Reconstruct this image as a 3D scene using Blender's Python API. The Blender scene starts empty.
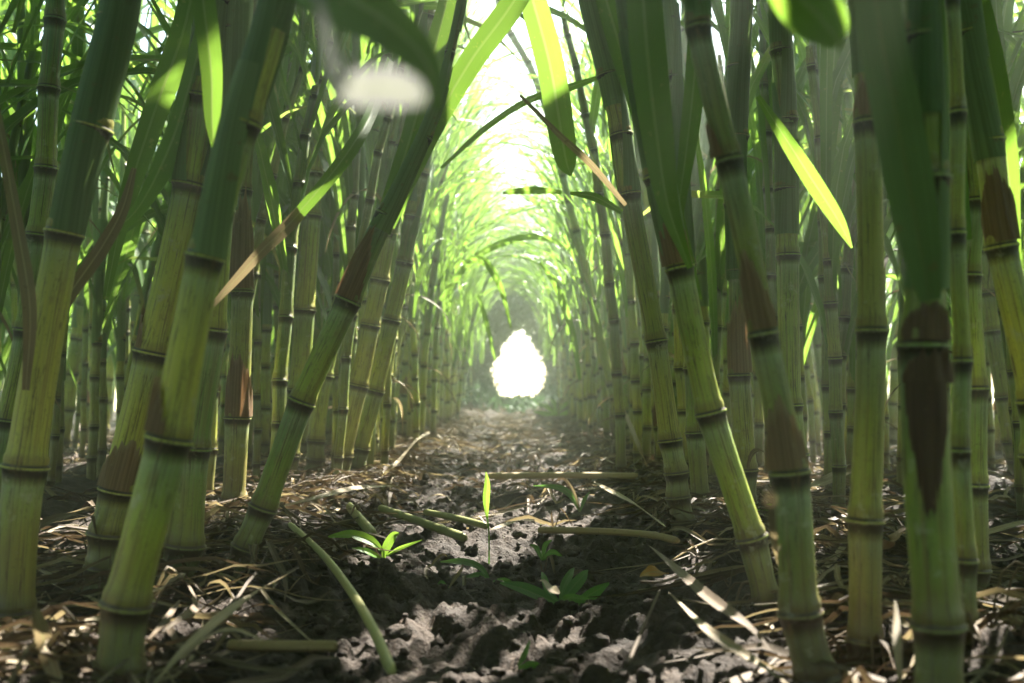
import bpy, math, random
import numpy as np
from mathutils import Vector, Matrix

R = math.radians
rnd = random.Random(7)
C = bpy.context.scene.collection
scene = bpy.context.scene

# ------------------------------------------------------------------ camera, sky, sun, exposure
W, H, F = 1024, 683, 996.0
CAM_H = 0.24
HORIZON = 388.0
PITCH = math.atan((HORIZON - 341.5) / F)
cam_d = bpy.data.cameras.new("camera")
cam = bpy.data.objects.new("camera", cam_d); C.objects.link(cam)
cam.location = (0, 0, CAM_H); cam.rotation_euler = (R(90) + PITCH, 0, 0)
cam_d.sensor_width = 36.0; cam_d.lens = 36.0 * F / W
cam_d.clip_start = 0.02; cam_d.clip_end = 3000
cam_d.dof.use_dof = True; cam_d.dof.focus_distance = 1.6; cam_d.dof.aperture_fstop = 5.6
scene.camera = cam

HAZE_D = .026
SUN_EL, SUN_AZ = R(48), R(31)           # azimuth from +Y towards +X
SUN = np.array([math.cos(SUN_EL)*math.sin(SUN_AZ), math.cos(SUN_EL)*math.cos(SUN_AZ), math.sin(SUN_EL)])
world = bpy.data.worlds.new("World"); scene.world = world; world.use_nodes = True
wn = world.node_tree.nodes; wl = world.node_tree.links
wn.clear()
sky = wn.new("ShaderNodeTexSky"); sky.sky_type = 'NISHITA'; sky.sun_disc = False
sky.sun_elevation = SUN_EL; sky.sun_rotation = SUN_AZ; sky.dust_density = 1.2; sky.air_density = 1.2
bg = wn.new("ShaderNodeBackground"); bg.inputs['Strength'].default_value = 0.06
wo = wn.new("ShaderNodeOutputWorld")
wl.new(sky.outputs[0], bg.inputs[0]); wl.new(bg.outputs[0], wo.inputs[0])
sl = bpy.data.lights.new("sun", 'SUN'); sl.energy = 5.0; sl.angle = R(0.6); sl.color = (1.0, 0.95, 0.84)
so = bpy.data.objects.new("sun", sl); C.objects.link(so)
so.rotation_euler = Vector(SUN).to_track_quat('Z', 'Y').to_euler()
scene.view_settings.view_transform = 'Standard'; scene.view_settings.look = 'None'
scene.view_settings.gamma = 1.0; scene.view_settings.use_curve_mapping = False
scene.view_settings.exposure = 3.15
scene.cycles.use_denoising = True
scene.cycles.max_bounces = 10; scene.cycles.diffuse_bounces = 4; scene.cycles.transmission_bounces = 6
scene.cycles.transparent_max_bounces = 8; scene.cycles.volume_bounces = 1
scene.cycles.sample_clamp_indirect = 6.0
scene.cycles.caustics_reflective = False; scene.cycles.caustics_refractive = False

_u = np.array([0, -math.sin(PITCH), math.cos(PITCH)]); _f = np.array([0, math.cos(PITCH), math.sin(PITCH)])
def P(px, py, Y):
    """the point in the field seen at a photo position, at the distance Y down the row"""
    d = np.array([1.0, 0, 0])*((px-512)/F) + _u*((341.5-py)/F) + _f
    return np.array([0, 0, CAM_H]) + d*(Y/d[1])
def ground_Y(py, z=0.0):
    d = _u*((341.5-py)/F) + _f
    return (z-CAM_H)/d[2]*d[1]

# ------------------------------------------------------------------ tagging
def tag(o, label=None, cat=None, group=None, kind=None):
    if label: o['label'] = label
    if cat: o['category'] = cat
    if group: o['group'] = group
    if kind: o['kind'] = kind
    return o
def empty(name, loc, label=None, cat=None, group=None):
    o = bpy.data.objects.new(name, None); C.objects.link(o)
    o.location = tuple(float(v) for v in loc); o.empty_display_size = 0.05
    return tag(o, label, cat, group)

# ------------------------------------------------------------------ mesh collector
class MB:
    def __init__(s):
        s.v = []; s.f = []; s.uv = []; s.a = []; s.m = []; s.n = 0
    def add(s, verts, faces, uv=None, attr=None, mat=0):
        verts = np.asarray(verts, float); n = len(verts)
        faces = np.asarray(faces, int)
        s.v.append(verts); s.f.append(faces + s.n); s.n += n
        s.uv.append(np.zeros((n, 2)) if uv is None else np.asarray(uv, float))
        s.a.append(np.zeros((n, 4)) if attr is None else np.asarray(attr, float))
        s.m.append(np.full(len(faces), mat, int))
    def build(s, name, mats, parent=None, smooth=True, origin=None):
        v = np.concatenate(s.v); f = np.concatenate(s.f); uv = np.concatenate(s.uv); a = np.concatenate(s.a); m = np.concatenate(s.m)
        if parent is not None: origin = np.array(parent.location) if parent.parent is None else np.array(parent.matrix_world_loc)
        if origin is not None: v = v - np.asarray(origin)
        me = bpy.data.meshes.new(name)
        me.vertices.add(len(v)); me.vertices.foreach_set('co', v.astype(np.float32).ravel())
        k = f.shape[1]
        me.loops.add(f.size); me.loops.foreach_set('vertex_index', f.ravel().astype(np.int32))
        me.polygons.add(len(f)); me.polygons.foreach_set('loop_start', (np.arange(len(f))*k).astype(np.int32))
        if not isinstance(mats, (list, tuple)): mats = [mats]
        for mt in mats: me.materials.append(mt)
        me.polygons.foreach_set('material_index', m.astype(np.int32))
        me.polygons.foreach_set('use_smooth', np.full(len(f), smooth))
        me.update(calc_edges=True)
        ul = me.uv_layers.new(name='UVMap'); ul.data.foreach_set('uv', uv[f.ravel()].astype(np.float32).ravel())
        at = me.attributes.new('info', 'FLOAT_COLOR', 'POINT'); at.data.foreach_set('color', a.astype(np.float32).ravel())
        me.validate()
        o = bpy.data.objects.new(name, me); C.objects.link(o)
        if parent is not None: o.parent = parent
        elif origin is not None: o.location = tuple(float(q) for q in origin)
        return o

def grid_faces(nr, nc, wrap=False):
    r = np.arange(nr-1)[:, None]; c = np.arange(nc if wrap else nc-1)[None, :]
    c2 = (c+1) % nc
    return np.stack([r*nc+c, r*nc+c2, (r+1)*nc+c2, (r+1)*nc+c], -1).reshape(-1, 4)

# ------------------------------------------------------------------ noise (numpy)
_perm = np.random.RandomState(3).permutation(512)
_gr = np.random.RandomState(4).uniform(-1, 1, (512, 2))
def perlin(x, y):
    xi = np.floor(x).astype(int); yi = np.floor(y).astype(int); xf = x-xi; yf = y-yi
    u = xf*xf*xf*(xf*(xf*6-15)+10); v = yf*yf*yf*(yf*(yf*6-15)+10)
    def g(a, b):
        h = _perm[(_perm[(xi+a) & 511] + yi+b) & 511]; q = _gr[h]
        return q[..., 0]*(xf-a) + q[..., 1]*(yf-b)
    return (g(0,0)*(1-u)+g(1,0)*u)*(1-v) + (g(0,1)*(1-u)+g(1,1)*u)*v
def worley(x, y, seed):
    xi = np.floor(x).astype(int); yi = np.floor(y).astype(int); best = np.full(np.shape(x), 9.0); rid = np.zeros(np.shape(x))
    for a in (-1, 0, 1):
        for b in (-1, 0, 1):
            h = _perm[(_perm[(xi+a+seed) & 511]+yi+b) & 511]; h2 = _perm[(h+71) & 511]; h3 = _perm[(h+199) & 511]
            d = np.hypot(xi+a+h/512-x, yi+b+h2/512-y)
            m = d < best; best = np.where(m, d, best); rid = np.where(m, h3/512, rid)
    return best, rid
def ground_h(x, y):
    x = np.asarray(x, float); y = np.asarray(y, float)
    near = np.exp(-np.maximum(0, np.hypot(x, y-1.5)-2.0)/3.0)
    wx = x + .05*perlin(x*6, y*6); wy = y + .05*perlin(x*6+40, y*6)
    h = .030*perlin(wx*3.1, wy*3.1+9)
    mk = np.clip(.55+1.6*perlin(x*2.3+11, y*2.3), .08, 1.3)
    h += .030*np.abs(perlin(wx*4+3, wy*4))*near
    for fr, amp, sd in ((12, .038, 0), (25, .026, 50), (55, .015, 90)):
        d, rid = worley(wx*fr+.3*perlin(x*fr*2, y*fr*2), wy*fr+.3*perlin(x*fr*2+9, y*fr*2), sd)
        rr_ = .25+.38*rid
        h += amp*np.sqrt(np.clip(rr_*rr_-d*d, 0, 1))*np.clip(rid*2.4-.75, 0, 1)*near*(mk if fr < 50 else 1)
    h += (.0050*perlin(wx*85, wy*85)+.004*perlin(x*150, y*150))*near
    rowx = np.abs(np.abs(x)-.40)
    h += .020*np.exp(-(rowx/.13)**2) - .012*np.exp(-(x/.16)**2) - .030
    h += .12*np.exp(-((y-10.3)/1.0)**2)*(.55+.6*np.minimum(np.abs(x-.08)/.3, .8))*np.exp(-(x/2.5)**2)
    h += np.clip((np.hypot(x, y)-25)/100, 0, 1)**2*1.0*perlin(x*.02, y*.02)
    return h
def gh(x, y): return float(ground_h(np.array([x]), np.array([y]))[0])

# ------------------------------------------------------------------ materials
def newmat(name):
    m = bpy.data.materials.new(name); m.use_nodes = True
    n = m.node_tree.nodes; n.clear(); return m, n, m.node_tree.links
def ramp(n, stops, interp='LINEAR'):
    r = n.new('ShaderNodeValToRGB'); e = r.color_ramp.elements; r.color_ramp.interpolation = interp
    while len(e) < len(stops): e.new(0.5)
    for el, (p, c) in zip(e, stops):
        el.position = p; el.color = (c[0], c[1], c[2], 1) if isinstance(c, tuple) else (c, c, c, 1)
    return r
def math_n(n, l, op, a, b=None, clamp=False):
    q = n.new('ShaderNodeMath'); q.operation = op; q.use_clamp = clamp
    for i, s in enumerate((a, b)):
        if s is None: continue
        if isinstance(s, (int, float)): q.inputs[i].default_value = s
        else: l.new(s, q.inputs[i])
    return q.outputs[0]
def mix(n, l, fac, a, b, mode='MIX'):
    q = n.new('ShaderNodeMix'); q.data_type = 'RGBA'; q.blend_type = mode
    for i, s in ((0, fac), (6, a), (7, b)):
        if isinstance(s, (int, float)): q.inputs[i].default_value = s
        elif isinstance(s, tuple): q.inputs[i].default_value = (*s, 1)
        else: l.new(s, q.inputs[i])
    return q.outputs[2]
def noise(n, l, vec, scale, detail=3, rough=.55):
    q = n.new('ShaderNodeTexNoise'); q.inputs['Scale'].default_value = scale
    q.inputs['Detail'].default_value = detail; q.inputs['Roughness'].default_value = rough
    if vec is not None: l.new(vec, q.inputs['Vector'])
    return q.outputs[0]
def mapping(n, l, vec, scale):
    q = n.new('ShaderNodeMapping'); q.inputs['Scale'].default_value = scale; l.new(vec, q.inputs['Vector']); return q.outputs[0]

def leaf_material(name, lo, hi, tcol, tipc, rib, trans=.45, rough=.38, spec=.5):
    m, n, l = newmat(name)
    tc = n.new('ShaderNodeTexCoord'); at = n.new('ShaderNodeAttribute'); at.attribute_name = 'info'
    sep = n.new('ShaderNodeSeparateColor'); l.new(at.outputs['Color'], sep.inputs[0])   # r tone, g along 0..1, b random
    uv = n.new('ShaderNodeSeparateXYZ'); l.new(tc.outputs['UV'], uv.inputs[0])
    streak = noise(n, l, mapping(n, l, tc.outputs['UV'], (34, 3, 1)), 1.0, 3)
    vein = ramp(n, [(0, .55), (.42, .75), (.6, 1.15)]); l.new(noise(n, l, mapping(n, l, tc.outputs['UV'], (75, .8, 1)), 1.0, 2), vein.inputs[0])
    obj = noise(n, l, tc.outputs['Object'], 9, 3)
    base = mix(n, l, sep.outputs[0], lo, hi)
    base = mix(n, l, math_n(n, l, 'MULTIPLY', math_n(n, l, 'SUBTRACT', streak, .35, True), 1.1, True), base, hi)
    base = mix(n, l, .8, base, vein.outputs[0], 'MULTIPLY')
    d = math_n(n, l, 'ABSOLUTE', math_n(n, l, 'SUBTRACT', uv.outputs[0], .5))
    ribf = ramp(n, [(0, 1.0), (.035, 1.0), (.06, 0.0), (1, 0.0)]); l.new(d, ribf.inputs[0])
    base = mix(n, l, math_n(n, l, 'MULTIPLY', ribf.outputs[0], .75), base, rib)
    tipf = math_n(n, l, 'ADD', math_n(n, l, 'MULTIPLY', sep.outputs[1], 1.3), math_n(n, l, 'MULTIPLY', obj, .7))
    tipf = math_n(n, l, 'ADD', tipf, math_n(n, l, 'MULTIPLY', sep.outputs[2], .5))
    tr = ramp(n, [(0.0, 0.0), (.80, 0.0), (.92, 1.0)]); l.new(math_n(n, l, 'MULTIPLY', tipf, .5), tr.inputs[0])
    base = mix(n, l, tr.outputs[0], base, tipc)
    spot = noise(n, l, tc.outputs['Object'], 120, 2)
    sr = ramp(n, [(0, 0.0), (.66, 0.0), (.72, .6)]); l.new(spot, sr.inputs[0])
    base = mix(n, l, sr.outputs[0], base, tipc)
    bs = n.new('ShaderNodeBsdfPrincipled'); l.new(base, bs.inputs['Base Color'])
    bs.inputs['Roughness'].default_value = rough; bs.inputs['Specular IOR Level'].default_value = spec
    tl = n.new('ShaderNodeBsdfTranslucent')
    tcn = mix(n, l, tr.outputs[0], mix(n, l, .75, base, tcol), mix(n, l, .5, tipc, tcol))
    tcn = mix(n, l, math_n(n, l, 'MULTIPLY', ribf.outputs[0], .5), tcn, (.25, .3, .1))
    l.new(tcn, tl.inputs['Color'])
    ms = n.new('ShaderNodeMixShader'); ms.inputs[0].default_value = trans
    l.new(bs.outputs[0], ms.inputs[1]); l.new(tl.outputs[0], ms.inputs[2])
    bp = n.new('ShaderNodeBump'); bp.inputs['Strength'].default_value = .25; bp.inputs['Distance'].default_value = .002
    wv = noise(n, l, mapping(n, l, tc.outputs['UV'], (60, 1.5, 1)), 1.0, 2)
    l.new(math_n(n, l, 'ADD', wv, math_n(n, l, 'MULTIPLY', ribf.outputs[0], -.6)), bp.inputs['Height'])
    l.new(bp.outputs[0], bs.inputs['Normal'])
    out = n.new('ShaderNodeOutputMaterial'); l.new(ms.outputs[0], out.inputs[0])
    return m
M_LEAF = leaf_material('cane_leaf', (.025, .085, .022), (.075, .17, .030), (.26, .46, .05), (.30, .24, .10), (.22, .32, .12))
M_SHEATH = leaf_material('green_sheath', (.075, .15, .06), (.20, .29, .13), (.26, .42, .09), (.18, .11, .06), (.14, .20, .08), trans=.28, rough=.5, spec=.3)
M_BROWN = leaf_material('brown_sheath', (.10, .06, .04), (.32, .22, .13), (.34, .17, .07), (.30, .23, .14), (.2, .1, .05), trans=.22, rough=.6, spec=.25)
M_ROT = leaf_material('rotted_sheath', (.06, .035, .025), (.17, .105, .07), (.12, .06, .03), (.15, .11, .07), (.08, .05, .03), trans=.08, rough=.6, spec=.3)
M_STRAW = leaf_material('dry_leaf', (.10, .075, .048), (.31, .25, .165), (.36, .27, .13), (.12, .08, .05), (.42, .36, .25), trans=.22, rough=.6, spec=.3)
M_DARKSTRAW = leaf_material('rotting_leaf', (.05, .035, .025), (.15, .11, .075), (.16, .10, .05), (.04, .03, .02), (.2, .16, .11), trans=.12, rough=.65, spec=.25)
M_SHOOT = leaf_material('shoot_leaf', (.06, .19, .03), (.14, .30, .04), (.38, .62, .06), (.30, .30, .08), (.20, .34, .10), trans=.5)
M_WEED = leaf_material('weed_leaf', (.03, .10, .03), (.08, .18, .05), (.20, .42, .07), (.10, .12, .04), (.12, .22, .08), trans=.4)
M_AUTUMN = leaf_material('red_yellow_leaf', (.45, .07, .03), (.5, .36, .05), (.6, .3, .05), (.4, .08, .03), (.4, .3, .1), trans=.4)
M_GLINT = leaf_material('glint_leaf', (.13, .13, .12), (.18, .18, .17), (.17, .17, .16), (.14, .14, .13), (.16, .16, .15), trans=.5)  # pale grey puts a sun glint into the leaf colour
M_TREELEAF = leaf_material('tree_leaf', (.015, .050, .030), (.045, .095, .045), (.09, .19, .07), (.03, .06, .03), (.05, .10, .05), trans=.3, rough=.6, spec=.15)

def culm_material():
    m, n, l = newmat('cane_culm')
    tc = n.new('ShaderNodeTexCoord'); at = n.new('ShaderNodeAttribute'); at.attribute_name = 'info'
    sep = n.new('ShaderNodeSeparateColor'); l.new(at.outputs['Color'], sep.inputs[0])  # r: dist to node above (m*10) g: dist from node below (m*10) b: tone
    hg = at.outputs['Alpha']                                                            # height along the stalk
    oi = n.new('ShaderNodeObjectInfo')
    big = noise(n, l, tc.outputs['Object'], 14, 4)
    uvs = mapping(n, l, tc.outputs['UV'], (16, 2.2, 1)); streak = noise(n, l, uvs, 1.0, 4, .6)
    cr = ramp(n, [(0, (.52, .52, .085)), (.30, (.35, .43, .058)), (.6, (.19, .30, .050)), (1, (.09, .185, .066))])
    f = math_n(n, l, 'ADD', math_n(n, l, 'MULTIPLY', hg, .55), math_n(n, l, 'MULTIPLY', sep.outputs[2], .55))
    f = math_n(n, l, 'ADD', f, math_n(n, l, 'MULTIPLY', math_n(n, l, 'SUBTRACT', oi.outputs['Random'], .5), .5))
    f = math_n(n, l, 'ADD', f, math_n(n, l, 'MULTIPLY', math_n(n, l, 'SUBTRACT', big, .5), .7))
    f = math_n(n, l, 'ADD', f, math_n(n, l, 'SUBTRACT', .16, math_n(n, l, 'MULTIPLY', sep.outputs[0], .30)), True)
    l.new(f, cr.inputs[0])
    col = cr.outputs[0]
    dull = ramp(n, [(0, .0), (.62, .0), (.9, .40)]); l.new(math_n(n, l, 'FRACT', math_n(n, l, 'MULTIPLY', oi.outputs['Random'], 17.3)), dull.inputs[0])
    col = mix(n, l, dull.outputs[0], col, (.17, .13, .06))
    # lengthwise streaks, some reddish
    s1 = ramp(n, [(0, 0.0), (.46, 0.0), (.68, .6)]); l.new(streak, s1.inputs[0])
    col = mix(n, l, s1.outputs[0], col, (.33, .34, .10))
    s2 = ramp(n, [(0, .85), (.34, .6), (.50, 0.0)]); l.new(noise(n, l, mapping(n, l, tc.outputs['UV'], (7, 1.6, 1)), 1.3, 4, .6), s2.inputs[0])
    col = mix(n, l, s2.outputs[0], col, (.15, .055, .035))
    # waxy bloom band below each node
    wx = ramp(n, [(0, .0), (.12, .2), (.20, 1.0), (.36, .45), (.75, .0)]); l.new(sep.outputs[0], wx.inputs[0])
    wob = math_n(n, l, 'MULTIPLY', wx.outputs[0], math_n(n, l, 'MULTIPLY', streak, .9))
    col = mix(n, l, wob, col, (.30, .38, .30))
    # brown weathering just above the nodes and old scars
    br = ramp(n, [(0, .9), (.10, .75), (.16, .2), (.45, 0.0)]); l.new(sep.outputs[1], br.inputs[0])
    col = mix(n, l, math_n(n, l, 'MULTIPLY', br.outputs[0], math_n(n, l, 'ADD', big, .15)), col, (.16, .11, .045))
    sc = ramp(n, [(0, 0.0), (.56, 0.0), (.66, .85)]); l.new(noise(n, l, mapping(n, l, tc.outputs['UV'], (5, 9, 1)), 1.7, 5, .75), sc.inputs[0])
    col = mix(n, l, sc.outputs[0], col, (.06, .035, .025))
    # dark leaf scar ring on the node
    mn = math_n(n, l, 'MINIMUM', sep.outputs[0], sep.outputs[1])
    rg = ramp(n, [(0, 1.0), (.028, 1.0), (.05, 0.0)]); l.new(sep.outputs[0], rg.inputs[0])
    col = mix(n, l, rg.outputs[0], col, (.17, .155, .13))
    rg = ramp(n, [(0, 0.0), (.022, 0.0), (.032, 1.0), (.095, .9), (.19, 0.0)]); l.new(math_n(n, l, 'ADD', sep.outputs[0], math_n(n, l, 'MULTIPLY', math_n(n, l, 'SUBTRACT', streak, .5), .06)), rg.inputs[0])
    col = mix(n, l, rg.outputs[0], col, (.018, .014, .014))
    rg = ramp(n, [(0, 1.0), (.02, 1.0), (.04, 0.0)]); l.new(sep.outputs[1], rg.inputs[0])
    col = mix(n, l, rg.outputs[0], col, (.03, .02, .015))
    # soil splashed up the base
    so_ = ramp(n, [(0, 1.0), (.05, .7), (.14, 0.0)]); l.new(math_n(n, l, 'ADD', hg, math_n(n, l, 'MULTIPLY', math_n(n, l, 'SUBTRACT', big, .5), .18)), so_.inputs[0])
    col = mix(n, l, math_n(n, l, 'MULTIPLY', so_.outputs[0], .75), col, (.085, .055, .035))
    b1 = ramp(n, [(0, 0.0), (.57, 0.0), (.68, .55)]); l.new(noise(n, l, mapping(n, l, tc.outputs['UV'], (2.2, 11, 1)), 1.3, 5, .68), b1.inputs[0])
    col = mix(n, l, b1.outputs[0], col, (.19, .12, .05))
    b2 = ramp(n, [(0, 0.0), (.57, 0.0), (.63, .8)]); l.new(noise(n, l, mapping(n, l, tc.outputs['UV'], (26, 6, 1)), 1.0, 4, .7), b2.inputs[0])
    col = mix(n, l, b2.outputs[0], col, (.07, .05, .03))
    b3 = ramp(n, [(0, 0.0), (.60, 0.0), (.68, .45)]); l.new(noise(n, l, tc.outputs['Object'], 38, 5, .7), b3.inputs[0])
    col = mix(n, l, b3.outputs[0], col, (.42, .43, .33))
    dust = noise(n, l, tc.outputs['Object'], 260, 2)
    dr = ramp(n, [(0, 0.0), (.60, 0.0), (.7, .35)]); l.new(dust, dr.inputs[0])
    col = mix(n, l, dr.outputs[0], col, (.10, .07, .04))
    bs = n.new('ShaderNodeBsdfPrincipled'); l.new(col, bs.inputs['Base Color'])
    rr = ramp(n, [(0, .34), (1, .62)]); l.new(streak, rr.inputs[0]); l.new(rr.outputs[0], bs.inputs['Roughness'])
    bs.inputs['Specular IOR Level'].default_value = .45
    bs.inputs['Coat Weight'].default_value = .15; bs.inputs['Coat Roughness'].default_value = .35
    bs.inputs['Subsurface Weight'].default_value = .35; bs.inputs['Subsurface Radius'].default_value = (.010, .014, .003); bs.inputs['Subsurface Scale'].default_value = 1.0
    bp = n.new('ShaderNodeBump'); bp.inputs['Strength'].default_value = .35; bp.inputs['Distance'].default_value = .0015
    l.new(math_n(n, l, 'ADD', streak, math_n(n, l, 'MULTIPLY', dust, .4)), bp.inputs['Height']); l.new(bp.outputs[0], bs.inputs['Normal'])
    out = n.new('ShaderNodeOutputMaterial'); l.new(bs.outputs[0], out.inputs[0])
    return m
M_CULM = culm_material()

def soil_material():
    m, n, l = newmat('soil')
    tc = n.new('ShaderNodeTexCoord'); v = tc.outputs['Object']
    a = noise(n, l, v, 3.5, 5); b = noise(n, l, v, 26, 5, .65); c = noise(n, l, v, 170, 4, .7)
    r1 = ramp(n, [(.25, (.012, .0085, .0068)), (.48, (.030, .021, .0155)), (.80, (.098, .073, .056))])
    l.new(math_n(n, l, 'ADD', math_n(n, l, 'MULTIPLY', a, .45), math_n(n, l, 'MULTIPLY', b, .55)), r1.inputs[0])
    r2 = ramp(n, [(0, (.5, .5, .5)), (1, (1.5, 1.42, 1.35))]); l.new(c, r2.inputs[0])
    col = mix(n, l, 1.0, r1.outputs[0], r2.outputs[0], 'MULTIPLY')
    # beyond the cane: pale stubble field
    sp = n.new('ShaderNodeSeparateXYZ'); l.new(v, sp.inputs[0])
    fy = ramp(n, [(0, 0.0), (.5, 0.0), (.56, 1.0)]); l.new(math_n(n, l, 'DIVIDE', sp.outputs[1], 22.0, True), fy.inputs[0])
    fl = mix(n, l, noise(n, l, v, 2.0, 4), (.46, .42, .20), (.60, .55, .33))
    col = mix(n, l, fy.outputs[0], col, fl)
    bs = n.new('ShaderNodeBsdfPrincipled'); l.new(col, bs.inputs['Base Color'])
    bs.inputs['Roughness'].default_value = .82; bs.inputs['Specular IOR Level'].default_value = .3
    bp = n.new('ShaderNodeBump'); bp.inputs['Strength'].default_value = 1.0; bp.inputs['Distance'].default_value = .010
    l.new(math_n(n, l, 'ADD', math_n(n, l, 'MULTIPLY', c, .5), noise(n, l, v, 60, 5, .7)), bp.inputs['Height']); l.new(bp.outputs[0], bs.inputs['Normal'])
    out = n.new('ShaderNodeOutputMaterial'); l.new(bs.outputs[0], out.inputs[0])
    return m
M_SOIL = soil_material()
def simple_mat(name, c1, c2, scale=30, rough=.7):
    m, n, l = newmat(name); tc = n.new('ShaderNodeTexCoord')
    col = mix(n, l, noise(n, l, tc.outputs['Object'], scale, 4), c1, c2)
    bs = n.new('ShaderNodeBsdfPrincipled'); l.new(col, bs.inputs['Base Color']); bs.inputs['Roughness'].default_value = rough
    out = n.new('ShaderNodeOutputMaterial'); l.new(bs.outputs[0], out.inputs[0]); return m
M_BARK = simple_mat('bark', (.04, .035, .03), (.11, .09, .07))

# ------------------------------------------------------------------ ground
def warp_axis(dense0, dense1, step, far0, far1, g=1.09):
    a = list(np.arange(dense0, dense1, step)); s = step; x = dense1
    while x < far1: a.append(x); s *= g; x += s
    a.append(far1); s = step; x = dense0 - step; pre = []
    while x > far0: pre.append(x); s *= g; x -= s
    pre.append(far0)
    return np.array(pre[::-1] + a)
xs = warp_axis(-.75, .75, .0055, -400, 400, 1.07); ys = warp_axis(.55, 2.9, .0055, -60, 900, 1.035)
X, Y = np.meshgrid(xs, ys); Z = ground_h(X, Y)
g = MB(); g.add(np.stack([X, Y, Z], -1).reshape(-1, 3), grid_faces(len(ys), len(xs)))
go = g.build('ground', M_SOIL); tag(go, kind='structure')

# ------------------------------------------------------------------ geometry helpers for plants
def norm(v): return v/(np.linalg.norm(v, axis=-1, keepdims=True)+1e-12)
def spline(pts, n):
    """Catmull-Rom through pts (k x d), n samples equally spaced in parameter"""
    pts = np.asarray(pts, float); k = len(pts)
    if k == 2: t = np.linspace(0, 1, n)[:, None]; return pts[0]*(1-t)+pts[1]*t
    q = np.vstack([2*pts[0]-pts[1], pts, 2*pts[-1]-pts[-2]])
    out = []
    for t in np.linspace(0, k-1, n):
        i = min(int(t), k-2); f = t-i; p0, p1, p2, p3 = q[i:i+4]
        out.append(.5*((2*p1)+(-p0+p2)*f+(2*p0-5*p1+4*p2-p3)*f*f+(-p0+3*p1-3*p2+p3)*f**3))
    return np.array(out)
class Axis:
    """a stalk's centre line with radius, by arc length"""
    def __init__(s, pts, radii):
        c = spline(np.hstack([np.asarray(pts), np.asarray(radii)[:, None]]), 80)
        s.p = c[:, :3]; s.r = c[:, 3]
        s.s = np.concatenate([[0], np.cumsum(np.linalg.norm(np.diff(s.p, axis=0), axis=1))]); s.L = s.s[-1]
    def at(s, q):
        return np.stack([np.interp(q, s.s, s.p[:, i]) for i in range(3)], -1), np.interp(q, s.s, s.r)
    def frame(s, q):
        e = .004; d = norm(s.at(np.minimum(q+e, s.L))[0]-s.at(np.maximum(q-e, 0))[0])
        a = norm(np.cross(d, np.array([0, 1.0, 0]))); b = np.cross(d, a); return d, a, b
NODE = [(-.030, .98, 0), (-.016, 1.0, 0), (-.008, 1.05, 0), (-.0036, 1.09, 0), (-.0022, 1.17, 0), (.0006, 1.18, 0), (.0018, 1.05, 0), (.0045, 1.09, 0), (.0100, 1.08, 0), (.0135, 1.0, 0), (.025, .955, 0)]
def culm(mb, ax, nodes, sides, s_top, rg, detail=True):
    nodes = sorted(nodes)
    qs = [0.0]; fs = [1.0]
    prof = NODE if detail else [NODE[i] for i in (1, 3, 4, 5, 6, 8, 10)]
    marks = []
    for nd in nodes:
        if nd > s_top: break
        for o, k, _ in prof:
            sc = 1.0
            q = nd + o*sc
            if q > qs[-1]+.0003 and q < s_top: qs.append(q); fs.append(k)
    qs.append(s_top); fs.append(.96)
    # extra mid rings
    Q = [qs[0]]; K = [fs[0]]
    step = .035 if detail else .09
    for i in range(1, len(qs)):
        gap = qs[i]-qs[i-1]
        if gap > step*1.5:
            m = int(gap/step)
            for j in range(1, m+1):
                t = j/(m+1); Q.append(qs[i-1]+gap*t); K.append(fs[i-1]*(1-t)+fs[i]*t - .02*math.sin(math.pi*t))
        Q.append(qs[i]); K.append(fs[i])
    Q = np.array(Q); K = np.array(K)
    p, r = ax.at(Q); d, a, b = ax.frame(Q)
    na = np.array([-1.0]+nodes+[99.0])
    idx = np.searchsorted(na, Q, side='right')
    up = na[np.clip(idx, 0, len(na)-1)]-Q; dn = Q-na[idx-1]
    # zig-zag of the joints
    zz = np.interp(Q, na[1:-1] if len(nodes) else [0], [((-1)**i)*.0018 for i in range(len(nodes))] if len(nodes) else [0])
    th = np.linspace(0, 2*math.pi, sides, endpoint=False)
    lump = 1+.018*np.sin(th*2+rg.uniform(0, 6))
    V = p[:, None, :] + (a*zz[:, None])[:, None, :] + (r*K)[:, None, None]*lump[None, :, None]*(np.cos(th)[None, :, None]*a[:, None, :]+np.sin(th)[None, :, None]*b[:, None, :])
    # UV without a seam jump: fold around
    u = np.abs(((th/math.pi) % 2)-1)
    uv = np.stack(np.broadcast_arrays(u[None, :]+0*Q[:, None], Q[:, None]*1.0+0*u[None, :]), -1)
    seg_t = np.array([rg.random() for _ in range(len(na)+1)])
    A = np.zeros((len(Q), sides, 4)); A[..., 0] = np.clip(up*10, 0, 1)[:, None]; A[..., 1] = np.clip(dn*10, 0, 1)[:, None]
    A[..., 2] = seg_t[idx][:, None]; A[..., 3] = np.clip(p[:, 2], 0, 3)[:, None]
    mb.add(V.reshape(-1, 3), grid_faces(len(Q), sides, True), uv.reshape(-1, 2), A.reshape(-1, 4))
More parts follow.
